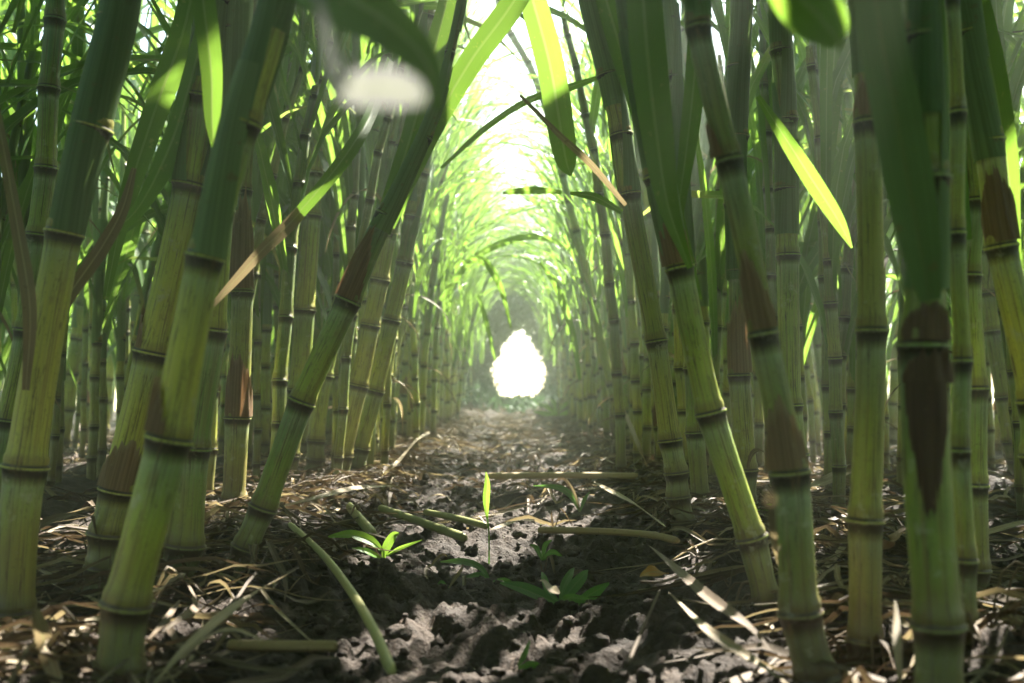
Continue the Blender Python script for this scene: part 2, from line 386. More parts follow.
def sheath(mb, ax, s0, s1, k0, k1, span0, span1, phi, tone, rv, sides=14, rows=14, flare=0.0, thick=.0012, mat=0, wob=0.0):
    """a leaf sheath wrapped round the stalk; span in radians narrows from s0 to s1; wob > 0 gives a torn upper edge"""
    s1 = min(s1, ax.L)
    if wob: sides, rows = 40, 18
    t = np.linspace(0, 1, rows); u = np.linspace(-.5, .5, sides)
    T = np.broadcast_to(t[:, None], (rows, sides)).copy()
    if wob:
        au = np.abs(u)*2; jag = perlin(u*23+rv*90, u*0+rv*31)*.5+perlin(u*61+rv*70, u*0+3.3)*.35
        T *= np.clip((1-au**1.6)*.85+.12+jag*.55, .04, 1.1)[None, :]
    q = s0+(s1-s0)*T
    p, r = ax.at(q.ravel()); d, a, b = ax.frame(q.ravel())
    p, a, b = (m.reshape(rows, sides, 3) for m in (p, a, b)); r = r.reshape(rows, sides)
    k = k0+(k1-k0)*T + flare*T**4
    sp = span0+(0 if wob else (span1-span0))*t**.8 if not wob else np.full(rows, span0)
    th = phi + sp[:, None]*u[None, :]
    rad = r*k+thick + (wob*(np.sin(th*7+q*60)*.0006+.0022*T**2*np.sin(th*4+rv*30)+.0012*T*np.sin(th*13)) if wob else 0) + (np.abs(u)**3*.0015)[None, :]*T
    V = p + rad[..., None]*(np.cos(th)[..., None]*a+np.sin(th)[..., None]*b)
    uv = np.stack([np.broadcast_to(u[None, :]*.42+.75, th.shape)*1.0, q], -1)
    A = np.zeros(th.shape+(4,)); A[..., 0] = tone; A[..., 1] = t[:, None]*(1.05 if wob else .25); A[..., 2] = rv; A[..., 3] = 1
    mb.add(V.reshape(-1, 3), grid_faces(rows, sides), uv.reshape(-1, 2), A.reshape(-1, 4), mat)
LW = np.array([-1, -.55, 0, .55, 1.0])
def leaf_strip(mb, c, w, nrm, tone, rv, fold=.35, mat=0, s01=(0, 1), across=LW, ruffle=0.0):
    """c: n x 3 centre line, w: full width, nrm: face normals"""
    c = np.asarray(c, float); n = len(c); w = np.asarray(w, float)
    d = norm(np.gradient(c, axis=0)); side = norm(np.cross(d, nrm)); nn = norm(np.cross(side, d))
    h = np.abs(across)
    V = c[:, None, :] + side[:, None, :]*(across[None, :, None]*(w/2)[:, None, None]*math.cos(fold)) + nn[:, None, :]*(h[None, :, None]*(w/2)[:, None, None]*math.sin(fold))
    L = np.concatenate([[0], np.cumsum(np.linalg.norm(np.diff(c, axis=0), axis=1))])
    if ruffle: V += nn[:, None, :]*(ruffle*np.sin(L*55+rv*20)[:, None, None]*(across[None, :, None]))*(w[:, None, None])
    uv = np.stack(np.broadcast_arrays(across[None, :]*.5+.5, L[:, None]+rv*7), -1)
    A = np.zeros((n, len(across), 4)); A[..., 0] = tone; A[..., 1] = np.linspace(s01[0], s01[1], n)[:, None]; A[..., 2] = rv; A[..., 3] = 1
    mb.add(V.reshape(-1, 3), grid_faces(n, len(across)), uv.reshape(-1, 2), A.reshape(-1, 4), mat)
def arc_leaf(p0, az, el0, L, droop, rg, n=16, power=1.7, azd=0.0):
    s = np.linspace(0, 1, n); el = el0-droop*s**power; aa = az+azd*s
    d = np.stack([np.cos(el)*np.cos(aa), np.cos(el)*np.sin(aa), np.sin(el)], -1)*(L/(n-1))
    c = np.vstack([p0, p0+np.cumsum(d[:-1], axis=0)])
    nrm = np.stack([-np.sin(el)*np.cos(aa), -np.sin(el)*np.sin(aa), np.cos(el)], -1)
    tw = rg.uniform(-.5, .5)+rg.uniform(-1.3, 1.3)*s
    side = np.cross(d, nrm); side = norm(side)
    nrm = nrm*np.cos(tw)[:, None]+side*np.sin(tw)[:, None]
    return c, nrm
def blade_w(L_n, wmax, rg):
    s = np.linspace(0, 1, L_n)
    return wmax*np.clip(.55+1.8*s, 0, 1)*np.clip((1-s)**.75*1.35, .02, 1)

# ------------------------------------------------------------------ light gaps in the canopy (where the sun reaches the soil)
SPOTS = []
def spot(px, py, r):
    yy = ground_Y(py); q = P(px, py, yy); SPOTS.append((q[0], q[1], 0.0, r))
for a in [(445, 650, .035), (425, 605, .03), (440, 480, .05), (420, 440, .09), (390, 465, .05), (520, 430, .10), (600, 440, .10), (570, 455, .05), (470, 500, .03),
          (215, 445, .04), (555, 595, .022), (500, 625, .022), (620, 605, .02), (470, 545, .02), (100, 540, .02), (240, 620, .02), (720, 520, .02), (845, 540, .02), (560, 520, .03), (385, 550, .022), (487, 490, .02), (800, 560, .015)]:
    spot(*a)
# light on particular stalks
SPOTS.append((*P(382, 88, .235), .05)); SPOTS.append((*P(820, 15, .47), .03)); SPOTS.append((*P(262, 250, 1.12), .03))
for (px, py, yy, r) in [(150, 260, .95, .03), (62, 290, .95, .03), (55, 380, .95, .02), (205, 500, 1.05, .03), (230, 30, 1.1, .02), (960, 430, 1.0, .03), (980, 560, 1.1, .02), (345, 450, 1.9, .06), (820, 200, 1.4, .03), (215, 110, 1.0, .02)]:
    q = P(px, py, yy); SPOTS.append((q[0], q[1], q[2], r))
for (px, py, r) in [(348, 440, .07), (362, 380, .07), (378, 330, .07), (360, 460, .06), (384, 420, .08), (396, 370, .08), (404, 320, .08), (340, 410, .06), (322, 430, .05), (300, 350, .05),
                   (400, 410, .09), (412, 390, .09), (424, 370, .09), (436, 390, .1), (420, 330, .09), (440, 340, .1), (452, 380, .1), (405, 350, .09), (430, 300, .1), (450, 300, .1)]:
    YY = 2.3+max(0, px-330)*.030
    q = P(px, py, YY); SPOTS.append((q[0], q[1], q[2], r))
for (px, py, yy, r) in [(178, 500, .95, .03), (150, 380, .85, .03), (120, 520, .85, .03), (270, 470, 1.2, .03), (320, 360, 1.2, .03), (690, 500, 1.5, .03), (735, 480, 1.0, .03), (760, 560, 1.0, .025), (800, 560, .84, .03), (880, 420, .92, .02), (885, 220, .92, .02), (700, 90, .84, .02), (1020, 330, 1.0, .03), (240, 400, 1.9, .05), (100, 400, 3.6, .12), (150, 380, 3.6, .12), (820, 400, 3.8, .12), (850, 380, 3.5, .12), (720, 400, 3.2, .1)]:
    q = P(px, py, yy); SPOTS.append((q[0], q[1], q[2], r))
_r = random.Random(8)
for k in range(60): SPOTS.append((_r.choice((-1, 1))*_r.uniform(.8, 2.4), _r.uniform(2.4, 6.5), _r.uniform(.05, 1.0), .10))
for yy in np.arange(2.4, 9.5, .26):
    for xx in (-.36, -.12, .14): SPOTS.append((xx, yy, .0, .06))
    for zz in (.25, .5, .75, 1.0): SPOTS.append((-.36, yy, zz, .09))
    SPOTS.append((.36, yy, .5, .05)); SPOTS.append((.38, yy, .9, .05))
SP = np.array([s[:3] for s in SPOTS]); SR = np.array([s[3] for s in SPOTS])
def blocks_sun(c):
    c = np.vstack([c, (c[1:]+c[:-1])/2, c[1:]*.25+c[:-1]*.75, c[1:]*.75+c[:-1]*.25]) if len(c) > 2 else c
    for q in c:
        v = q-SP; t = v@SUN; d = np.linalg.norm(v-t[:, None]*SUN, axis=1)
        if np.any((d < SR+.017) & (t > .05)): return True
    return False
def in_aisle(c):
    x = np.abs(c[:, 0]); z = c[:, 2]; y = c[:, 1]
    near = (y < 1.6) & (x < .30) & (z < .62) & (y > -.2)
    mid = (y >= 1.6) & (x < .17) & (z < .42+.07*y) & (y < 12)
    top = (y >= 2.6) & (x < .13) & (y < 12) & (z > .4) & (z < 2.2)
    eye = (np.hypot(c[:, 0], c[:, 1]) < .55) & (z < .75)
    return bool(np.any(near | mid | eye)) or (bool(np.any(top)) and rnd.random() < .3)

# ------------------------------------------------------------------ one cane plant
def add_foliage(mb, ax, s_from, s_to, nleaf, rg, across, n=14, wmax=.034, sheaths=True, lrange=(.65, 1.15), strict=True):
    ph = rg.uniform(0, 6.28)
    for i in range(nleaf):
        q = s_from+(s_to-s_from)*(i+rg.random()*.6)/nleaf
        p, r = ax.at(np.array([q])); p = p[0]; r = r[0]
        for tries in range(4):
            az = ph+i*math.pi+rg.uniform(-.7, .7)+tries*1.4
            el = R(rg.uniform(66, 86)); L = rg.uniform(*lrange)
            dr = rg.uniform(.5, 2.6) if rg.random() < .8 else rg.uniform(2.6, 3.4)
            c, nr = arc_leaf(p+np.array([math.cos(az), math.sin(az), 0])*r*.6, az, el, L, dr, rg, n, rg.uniform(1.2, 2.4), rg.uniform(-.5, .5))
            if not (in_aisle(c) or (strict and blocks_sun(c))): break
        else: continue
        leaf_strip(mb, c, blade_w(n, wmax*rg.uniform(.6, 1.2), rg), nr, rg.random(), rg.random()*.9, fold=rg.uniform(.1, .5), across=across, ruffle=.06)
CANE_N = 0
def cane_from_axis(ax, nodes, label, group, rg, sides=24, sheath_from=None, nleaf=7, browns=(), detail=True, wmax=.036, leaves_split=False, dead=False, top_s=None, lo_leaf=None):
    """browns: (s0, length, phi, span) brown triangular sheath remains"""
    root = empty('sugarcane_stalk', ax.p[0]*[1, 1, 0]+[0, 0, gh(ax.p[0][0], ax.p[0][1])], label, 'cane stalk', group)
    s_top = top_s or ax.L*.98
    mb = MB(); culm(mb, ax, nodes, sides, s_top, rg, detail); mb.build('culm', M_CULM, root)
    if browns:
        for (s0, ln, phi, span) in browns:
            b = MB(); sheath(b, ax, s0+.002, s0+ln*1.1, 1.09, 1.04, min(5.6, span*1.5), .15, phi, rg.uniform(.0, .7), rg.random()*.5, wob=1.0)
            b.build('dry_sheath', M_ROT if label and 'big dark brown patch' in label else M_BROWN, root)
    if sheath_from is not None:
        b = MB(); q = sheath_from; k = 0
        while q < s_top-.05:
            ln = rg.uniform(.16, .30)
            sheath(b, ax, q, q+ln, 1.04, 1.10+.05*(k % 2), 5.6, 3.0, rg.uniform(0, 6.28), rg.uniform(.1, .9), rg.random()*.6, flare=.05)
            q += rg.uniform(.09, .16); k += 1
        if b.n: b.build('sheath', M_SHEATH, root)
    if detail:
        b = MB(); th8 = np.linspace(0, 6.283, 6, endpoint=False); x0, y0 = ax.p[0][:2]; zb = gh(x0, y0)
        pb, rb = ax.at(np.array([min(.07, ax.L*.2)])); pb = pb[0]; rb = rb[0]
        for k in range(rg.randrange(9, 16)):
            a0 = rg.uniform(0, 6.28); dr_ = np.array([math.cos(a0), math.sin(a0), 0]); hh = rg.uniform(-.005, .03); out = rg.uniform(.008, .05)
            sc_ = ax.at(np.array([np.interp(zb+hh, ax.p[:, 2], ax.s)]))[0][0]
            q0 = sc_+dr_*rb*.85; q1 = q0+dr_*out*.6+[0, 0, -hh*.3+.002]; q2 = q0+dr_*out; q2[2] = gh(q2[0], q2[1])-.01
            rx = Axis([q0, q1, q2], [.0016, .0014, .0009]); Qr = np.linspace(0, rx.L, 7); pr, rr_ = rx.at(Qr); d_, a_, b_ = rx.frame(Qr)
            b.add((pr[:, None]+rr_[:, None, None]*(np.cos(th8)[None, :, None]*a_[:, None]+np.sin(th8)[None, :, None]*b_[:, None])).reshape(-1, 3), grid_faces(7, 6, True), np.tile([.7, .2], (42, 1)), np.tile([rg.random(), 0, rg.random()*.3, 1], (42, 1)))
        b.build('roots', M_DARKSTRAW, root)
    nh = rg.choice((0, 0, 1, 1, 2)) if detail else rg.choice((0, 1, 1, 2, 3))
    for k in range(nh):
        nd = rg.choice([q for q in nodes if q > .1] or [.2]); nd = min(nd, .85*ax.L)
        p, r = ax.at(np.array([nd])); p = p[0]; az = rg.uniform(0, 6.28)
        c, nr = arc_leaf(p+np.array([math.cos(az), math.sin(az), 0])*r[0], az, R(rg.uniform(40, 75)), rg.uniform(.18, .5), rg.uniform(2.2, 2.7), rg, 14, rg.uniform(.35, .7), rg.uniform(-1, 1))
        c[:, 2] = np.maximum(c[:, 2], ground_h(c[:, 0], c[:, 1])+.004)
        if in_aisle(c) or (detail and blocks_sun(c)): continue
        b = MB(); leaf_strip(b, c, blade_w(14, rg.uniform(.006, .016), rg), nr, rg.random(), rg.random()*.5, fold=rg.uniform(.2, .9), ruffle=.15, across=np.array([-1, -.4, 0, .5, 1.0]))
        b.build('dry_leaf', M_STRAW if rg.random() < .65 else M_DARKSTRAW, root)
    if nleaf:
        s0 = lo_leaf if lo_leaf is not None else (sheath_from if sheath_from is not None else ax.L*.5)
        if leaves_split:
            ph = rg.uniform(0, 6.28)
            for i in range(nleaf):
                b = MB(); add_foliage(b, ax, s0+(ax.L-s0)*i/nleaf, s0+(ax.L-s0)*(i+1)/nleaf, 1, rg, LW, 20, wmax)
                if b.n: b.build('leaf', M_LEAF, root)
        else:
            b = MB(); add_foliage(b, ax, s0, ax.L, nleaf, rg, LW, 16, wmax)
            if b.n: b.build('foliage', M_LEAF, root)
    return root

# hand-surveyed stalks: points (photo x, y, width) from base to frame top, node rows, brown remains
def main_cane(label, pts, node_y, seed, group='cane stalks lining the path close by', Yb=None, brown=(), sheath_y=None, lean=0.0, nleaf=4, drop=.05, wscale=1.0, lean_top=(0, 0)):
    rg = random.Random(seed)
    Y0 = Yb or ground_Y(pts[0][1], -.005)
    P3 = []; rr = []
    y_b = pts[0][1]; cl_ = math.cos(math.atan2(abs(pts[-1][0]-pts[0][0]), abs(pts[-1][1]-pts[0][1])+1)); wscale *= cl_
    for (x, y, w) in pts:
        Yq = Y0+lean*(y_b-y)/683.0
        P3.append(P(x, y, Yq)); rr.append(w*Yq/F/2*wscale*.96/math.sqrt(1+((x-512)/F)**2))
    d = P3[1]-P3[0]; d /= np.linalg.norm(d)
    P3.insert(0, P3[0]-d*drop); rr.insert(0, rr[0])
    d = P3[-1]-P3[-2]; d /= np.linalg.norm(d); d = d*.8+np.array([lean_top[0], lean_top[1], .5]); d /= np.linalg.norm(d)
    P3.append(P3[-1]+d*.20); rr.append(rr[-1]*.85)
    P3.append(P3[-1]+(d+np.array([0, 0, .3]))*.22); rr.append(rr[-1]*.5)
    ax = Axis(P3, rr)
    # node rows -> arc length
    pix = []
    for q in np.linspace(0, ax.L, 500):
        p = ax.at(np.array([q]))[0][0]; v = p-np.array([0, 0, CAM_H]); pix.append((341.5-F*(v@_u)/(v@_f), q))
    yy = np.array([a[0] for a in pix]); qq = np.array([a[1] for a in pix])
    s_of = lambda y: float(np.interp(-y, -yy, qq))
    nodes = [s_of(y) for y in node_y]
    last = max(nodes); gap = .12
    while last+gap < ax.L: last += gap*rg.uniform(.85, 1.1); nodes.append(last)
    low = min(nodes)
    k = low-.055
    while k > .01: nodes.append(k); k -= .04
    br = [(s_of(y0), s_of(y1)-s_of(y0), phi, span) for (y0, y1, phi, span) in brown]
    return cane_from_axis(ax, nodes, label, group, rg, sides=32, sheath_from=s_of(sheath_y) if sheath_y is not None else s_of(-30), nleaf=nleaf, browns=br, leaves_split=True, lo_leaf=max(s_of(-40), s_of(sheath_y if sheath_y is not None else -40))), ax, s_of

FRONT = math.pi/2   # phi that faces the camera (a = d x Y, b = d x a)
MAIN = {}
MAIN['L1'] = main_cane('thick cane stalk at the left edge, sunlit patches beside its grey ring', [(14, 625, 46), (24, 466, 45), (66, 233, 38), (95, 110, 40), (122, 0, 36)], [612, 466, 233], 11, sheath_y=232)
MAIN['L3'] = main_cane('thickest green cane stalk crossing in front of its neighbours left of the path', [(117, 683, 52), (128, 605, 50), (167, 438, 46), (207, 257, 38), (238, 130, 38), (278, 0, 36)], [605, 438, 257], 12, Yb=.82, sheath_y=256, brown=[(436, 385, FRONT-.9, 1.4)])
MAIN['L2'] = main_cane('green cane stalk with brown husk low down, between edge stalk and thickest stalk', [(98, 590, 36), (117, 490, 38), (153, 353, 36), (187, 184, 31), (202, 90, 34), (214, 0, 34)], [490, 353, 184], 13, brown=[(489, 440, FRONT+.4, 2.4), (352, 310, FRONT-1.3, 1.2)], sheath_y=183)
MAIN['L4'] = main_cane('pale yellow-green cane stalk with a sunlit face just behind the thickest left stalk', [(176, 588, 40), (184, 540, 40), (193, 450, 38), (210, 330, 32), (222, 200, 30), (238, 0, 30)], [545, 448, 330, 210], 14, sheath_y=205)
MAIN['L5'] = main_cane('slim cane stalk with brown sheath standing on bright litter left of the path', [(232, 512, 25), (238, 418, 26), (241, 330, 24), (243, 200, 20), (250, 40, 16)], [500, 418, 292, 190], 15, brown=[(417, 360, FRONT, 2.6), (290, 200, FRONT+.3, 3.0)])
MAIN['L6'] = main_cane('cane stalk leaning hard to the right across the left row', [(233, 582, 27), (262, 507, 29), (303, 402, 28), (345, 305, 27), (372, 245, 25), (402, 185, 18), (440, 95, 12), (466, -20, 9)], [507, 402, 300, 215], 16, sheath_y=230, brown=[(300, 235, FRONT-.5, 2.0)])
MAIN['L7'] = main_cane('upright cane stalk with dark rings left of the right-leaning stalk', [(286, 478, 22), (298, 390, 22), (305, 310, 22), (313, 180, 20), (325, 0, 20)], [455, 390, 310, 215], 17)
MAIN['L8'] = main_cane('cane stalk rising behind the leaning stalk, close to its upper half', [(314, 472, 19), (323, 380, 19), (345, 285, 18), (372, 150, 17), (400, 0, 16)], [440, 375, 318], 18, sheath_y=200)
MAIN['L9'] = main_cane('left stalk of the pale clump at the bend of the left row', [(338, 482, 21), (352, 410, 21), (368, 340, 20), (385, 250, 19), (410, 120, 18), (430, 0, 15)], [455, 385, 325], 19, sheath_y=240)
MAIN['L10'] = main_cane('middle stalk of the pale clump at the bend of the left row', [(354, 478, 19), (372, 400, 19), (392, 320, 18), (412, 220, 17), (440, 60, 16), (455, -20, 12)], [448, 390, 320, 262], 20, sheath_y=235)
MAIN['L11'] = main_cane('right stalk of the pale clump at the bend of the left row', [(378, 455, 16), (388, 390, 16), (398, 320, 15), (412, 240, 14), (430, 100, 13), (445, 0, 12)], [420, 365, 305, 250], 21, sheath_y=235)
MAIN['R1'] = main_cane('cane stalk whose cut-off looking foot ends highest on the right side of the path', [(684, 536, 25), (671, 440, 24), (655, 340, 22), (630, 195, 23), (612, 90, 22), (588, -10, 20)], [440, 341, 194], 31, sheath_y=193)
MAIN['R2'] = main_cane('right row cane stalk leaning left with dark purple joint and brown husk halfway up', [(772, 612, 28), (750, 538, 31), (712, 412, 30), (678, 268, 28), (657, 160, 30), (632, 0, 32)], [600, 538, 412, 268], 32, sheath_y=262, brown=[(266, 222, FRONT, 2.6)])
MAIN['R3'] = main_cane('upright cane stalk with brown patch seen between the two left-leaning stalks', [(746, 528, 23), (745, 470, 23), (740, 375, 22), (738, 300, 21), (736, 150, 22), (742, 0, 20)], [470, 375, 270], 33, sheath_y=280, brown=[(374, 305, FRONT-.2, 3.0)])
MAIN['R4'] = main_cane('long cane stalk sweeping from bottom right leftward with two brown triangular husks', [(816, 683, 44), (802, 612, 42), (788, 472, 38), (765, 333, 29), (745, 235, 29), (727, 160, 27), (710, 80, 27), (697, 0, 25)], [612, 472, 333, 160], 34, Yb=.84, brown=[(470, 405, FRONT-.2, 2.2), (331, 255, FRONT-.7, 2.0), (158, 120, FRONT-1.2, 1.0)], sheath_y=20)
MAIN['R5'] = main_cane('plain upright cane stalk with one grey ring behind the sweeping stalk', [(797, 480, 25), (791, 400, 25), (787, 255, 24), (786, 120, 22), (778, 0, 22)], [455, 405, 255], 35, Yb=1.75, sheath_y=235)
MAIN['R6'] = main_cane('straight vertical cane stalk with brown husk above its top ring', [(862, 668, 36), (867, 520, 36), (870, 330, 31), (869, 122, 28), (863, 0, 28)], [640, 520, 330, 122], 36, Yb=.92, brown=[(120, 72, FRONT, 2.4)], sheath_y=75)
MAIN['R7'] = main_cane('blurred near cane stalk with a big dark brown patch on the right', [(940, 683, 52), (936, 625, 52), (928, 490, 54), (925, 345, 50), (928, 250, 42), (926, 120, 40), (920, 0, 36)], [625, 345], 37, Yb=.72, brown=[(384, 505, FRONT-.35, 1.15), (386, 346, FRONT-.1, 1.7), (344, 305, FRONT-.2, 2.0)], sheath_y=290)
MAIN['R8'] = main_cane('cane stalk half hidden behind the dark blurred stalk, bright along its right side', [(976, 600, 26), (976, 485, 27), (974, 388, 26), (971, 275, 24), (974, 195, 22), (966, 90, 24), (960, 0, 24)], [570, 485, 388, 275, 200], 38, sheath_y=196)
MAIN['R9'] = main_cane('thick cane stalk leaving the frame at the right edge with brown husk', [(1046, 520, 40), (1034, 400, 38), (1003, 246, 33), (990, 160, 32), (966, 0, 28)], [400, 246], 39, Yb=1.0, brown=[(244, 175, FRONT-.3, 2.4)], sheath_y=160)
MAIN['R10'] = main_cane('slim curved cane stalk with a pale ring near the right edge', [(1018, 470, 22), (1004, 397, 21), (994, 330, 19), (985, 260, 18), (975, 100, 16)], [440, 396, 330], 40)
MAIN['R12'] = main_cane('dull brownish stalk rising just right of the blurred dark stalk', [(977, 683, 24), (966, 600, 24), (962, 480, 22), (961, 380, 20), (958, 200, 18)], [560, 450, 360], 41, Yb=.88)
MAIN['Y1'] = main_cane('young thin cane leaning left over the path in front of the bright tunnel', [(634, 452, 10), (611, 385, 10), (590, 290, 9), (566, 190, 8), (540, 90, 8), (505, 20, 8)], [383, 300, 230], 42, nleaf=1)
MAIN['L0'] = main_cane('shaded cane stalk at the far left edge behind the sunlit patches', [(-6, 520, 30), (8, 430, 28), (24, 340, 26), (42, 200, 24), (55, 0, 22)], [490, 420, 330, 235], 43, Yb=1.5)

# smaller stalks of the same rows, a bit further back (photo x,y of foot, x at top, width)
SECOND = [(62, 448, 112, 14), (84, 442, 120, 13), (102, 436, 132, 13), (128, 450, 150, 15), (146, 438, 165, 12), (160, 452, 182, 13), (212, 425, 228, 12), (262, 452, 268, 14), (274, 438, 300, 12),
          (396, 432, 440, 11), (404, 440, 428, 13), (416, 424, 452, 10), (427, 420, 455, 9), (438, 416, 470, 9), (449, 413, 474, 8), (360, 450, 385, 14), (330, 448, 355, 14),
          (585, 410, 560, 8), (596, 416, 566, 9), (606, 424, 575, 10), (618, 428, 590, 10), (640, 438, 610, 12), (655, 446, 628, 13), (664, 470, 640, 14), (690, 480, 668, 17), (708, 470, 690, 15), (722, 455, 706, 14), (700, 505, 676, 18),
          (838, 440, 828, 12), (850, 470, 846, 14), (876, 460, 868, 13), (908, 470, 902, 14), (818, 430, 830, 10), (806, 425, 812, 10), (893, 440, 905, 11), (942, 450, 940, 14), (956, 440, 948, 12), (1000, 450, 1010, 14)]
ORD = ['first', 'second', 'third', 'fourth', 'fifth', 'sixth', 'seventh', 'eighth', 'ninth', 'tenth', 'eleventh', 'twelfth', 'thirteenth', 'fourteenth', 'fifteenth', 'sixteenth', 'seventeenth', 'eighteenth']
SECOND_LABEL = {}
def name_run(lo, hi, fmt):
    ids = sorted([i for i, q in enumerate(SECOND) if lo <= q[0] < hi], key=lambda i: SECOND[i][0])
    for k, i in enumerate(ids): SECOND_LABEL[i] = fmt % ORD[k]
name_run(0, 240, 'thin cane stalk in shade behind the thick left stalks, %s from the left')
name_run(240, 392, 'thin cane stalk behind the pale clump of the left row, %s from the left')
name_run(392, 512, 'slender left row cane stalk past the pale clump, %s counted towards the tunnel')
name_run(512, 632, 'slender right row cane stalk beside the young leaning cane, %s counted from the tunnel')
name_run(632, 740, 'pale cane stalk between the two left-leaning right row stalks, %s from the path')
name_run(740, 1100, 'thin background cane stalk in the gaps of the right stand, %s from the path')
for i, (x0, y0, x1, w) in enumerate(SECOND):
    rg = random.Random(100+i)
    w *= 1.12
    Yb = ground_Y(y0); n_ = []; y = y0-rg.uniform(6, 20)
    step = max(26, .13*F/Yb)
    while y > 100: n_.append(y); y -= step*rg.uniform(.8, 1.2)
    xm = x0+(x1-x0)*.45
    side = 'left' if x0 < 512 else 'right'
    o, ax, s_of = main_cane(SECOND_LABEL[i], [(x0, y0, w), (xm, y0-(y0-120)*.5, w*.95), (x1, 120, w*.9)], n_, 200+i,
                            group='%s row cane stalks a few steps ahead' % side, sheath_y=max(60, y0-max(120, .48*F/Yb)), nleaf=8, brown=[(n_[1], n_[1]-step*.6, FRONT+rg.uniform(-1, 1), 2.6)] if rg.random() < .35 else ())

# ------------------------------------------------------------------ the rest of the rows
def row_cane(x, y, rg, label, group, tall=1.0, sides=12, nleaf=9, mb_mass=None, tries=0):
    z = gh(x, y)
    inward = -np.sign(x)
    lean = np.array([inward*rg.uniform(-.06, .14)+rg.gauss(0, .07), rg.gauss(0, .10), 0])
    hC = rg.uniform(.95, 1.4)*tall; r0 = rg.uniform(.0095, .0145)
    pts = [np.array([x, y, z-.03]), np.array([x, y, z])+lean*.15+[0, 0, hC*.3], np.array([x, y, z])+lean*.5+[0, 0, hC*.65], np.array([x, y, z])+lean*1.15+[0, 0, hC]]
    ax = Axis(pts, [r0, r0, r0*.9, r0*.5])
    if blocks_sun(ax.p[::4]) and y < 3.5 and tries < 6: return row_cane(x, y, rg, label, group, tall, sides, nleaf, mb_mass, tries+1)
    nodes = []; q = rg.uniform(.04, .12)
    while q < hC: nodes.append(q); q += rg.uniform(.085, .15)
    s_from = rg.uniform(.38, .70) if abs(x) < .8 else rg.uniform(.28, .5)
    if mb_mass is not None:
        c_, f_ = mb_mass
        culm(c_, ax, nodes, 8, hC*.98, rg, False)
        add_foliage(f_, ax, s_from*.6, ax.L, nleaf, rg, np.array([-1, 0, 1.0]), 9, .036, strict=True)
        return
    br = []
    if rg.random() < .3:
        br = [(nodes[rg.randrange(1, 4)], rg.uniform(.05, .1), rg.uniform(0, 6.28), 2.4)]
    return cane_from_axis(ax, nodes, label, group, rg, sides=sides, sheath_from=s_from, nleaf=nleaf, browns=br, detail=False)
cnt = 0
rg = random.Random(5)
for side in (-1, 1):
    y = 2.75
    nm = 'left' if side < 0 else 'right'
    while y < 9.8:
        x = side*(.40+rg.gauss(0, .055)+.02*(y-2))
        if abs(x) > .27+.0*y:
            row_cane(x, y, rg, 'slender sunlit cane stalk in the far stretch of the %s row' % nm, 'far cane stalks of the %s row' % nm, nleaf=12 if y < 6 else 9); cnt += 1
        y += rg.uniform(.05, .15)*(.8+.05*y)
    # the row next to the camera stands behind and above it too: its crowns shade the near ground
    y = 1.1
    while y < 5.2:
        x = side*(1.12+rg.gauss(0, .07))
        row_cane(x, y, rg, 'cane stalk in the second row behind the %s row' % nm, 'cane stalks of the second row on the %s' % nm, nleaf=9); cnt += 1
        y += rg.uniform(.07, .15)
print('row canes', cnt)
mc, mf = MB(), MB()
for side in (-1, 1):
    for X0, y0, y1, st in ((.52, 2.0, 3.0, .30), (1.85, -2.8, 10.5, .18), (2.6, -2.8, 11, .20), (3.5, -1, 11.5, .20), (4.4, 1, 12.5, .18), (5.4, 2, 13, .18), (1.12, 5.2, 10.5, .14), (1.5, 1.7, 8, .13), (.56, 3.0, 10, .12), (.80, 2.3, 9, .12), (1.12, -2.8, 1.1, .22), (.45, -2.9, -.9, .18)):
        y = y0
        while y < y1:
            row_cane(side*(X0+rg.gauss(0, .08)), y, rg, None, None, mb_mass=(mc, mf), nleaf=11); y += st*rg.uniform(.6, 1.4)
    for k in range(22): row_cane(side*rg.uniform(.02, 1.7), -3.1+rg.random()*.5, rg, None, None, mb_mass=(mc, mf), nleaf=10)  # unseen cane added across the path behind the camera to cut sky light
    # unseen crowns added beside and behind the camera to shade the near ground
    for k in range(9):
        if k < 6: row_cane(side*(.52+rg.random()*.3), -.9+k*.2, rg, None, None, mb_mass=(mc, mf), nleaf=10)

def join(b1, b2):
    o = MB()
    for b, mt in ((b1, 0), (b2, 1)):
        st = 0
        for v_, f_, u_, a_ in zip(b.v, b.f, b.uv, b.a):
            o.add(v_, f_-st, u_, a_, mt); st += len(v_)
    return o
tag(join(mc, mf).build('cane_thicket', [M_CULM, M_LEAF]), 'dense thicket of sugarcane filling the field behind the two path rows, plus unseen cane added behind the camera for shade', 'cane thicket', kind='stuff')

# blades arching over the path from both rows: the tunnel roof, plus unseen shade blades
rg = random.Random(77); cm = MB()
for k in range(6000):
    sd = rg.choice((-1, 1)); yy = rg.uniform(-3, 9.5)
    zz = rg.uniform(.95, 1.9) if yy < 3 else rg.uniform(.8, 2.0)
    p0 = np.array([sd*(.36+(rg.uniform(-.05, .25) if rg.random() < .5 else rg.uniform(.1, 1.0))), yy, zz])
    c, nr = arc_leaf(p0, (math.pi if sd > 0 else 0)+rg.uniform(-1.3, 1.3), R(rg.uniform(20, 80)), rg.uniform(.6, 1.1), rg.uniform(.6, 2.6), rg, 14, rg.uniform(1.2, 2.2), rg.uniform(-.4, .4))
    if in_aisle(c) or (blocks_sun(c) and not (yy > 3 and rg.random() < .03)): continue
    if yy > 2.8 and rg.random() < .35: continue
    leaf_strip(cm, c, blade_w(14, .034*rg.uniform(.6, 1.2), rg), nr, rg.random(), rg.random()*.8, fold=rg.uniform(.1, .5), ruffle=.05)
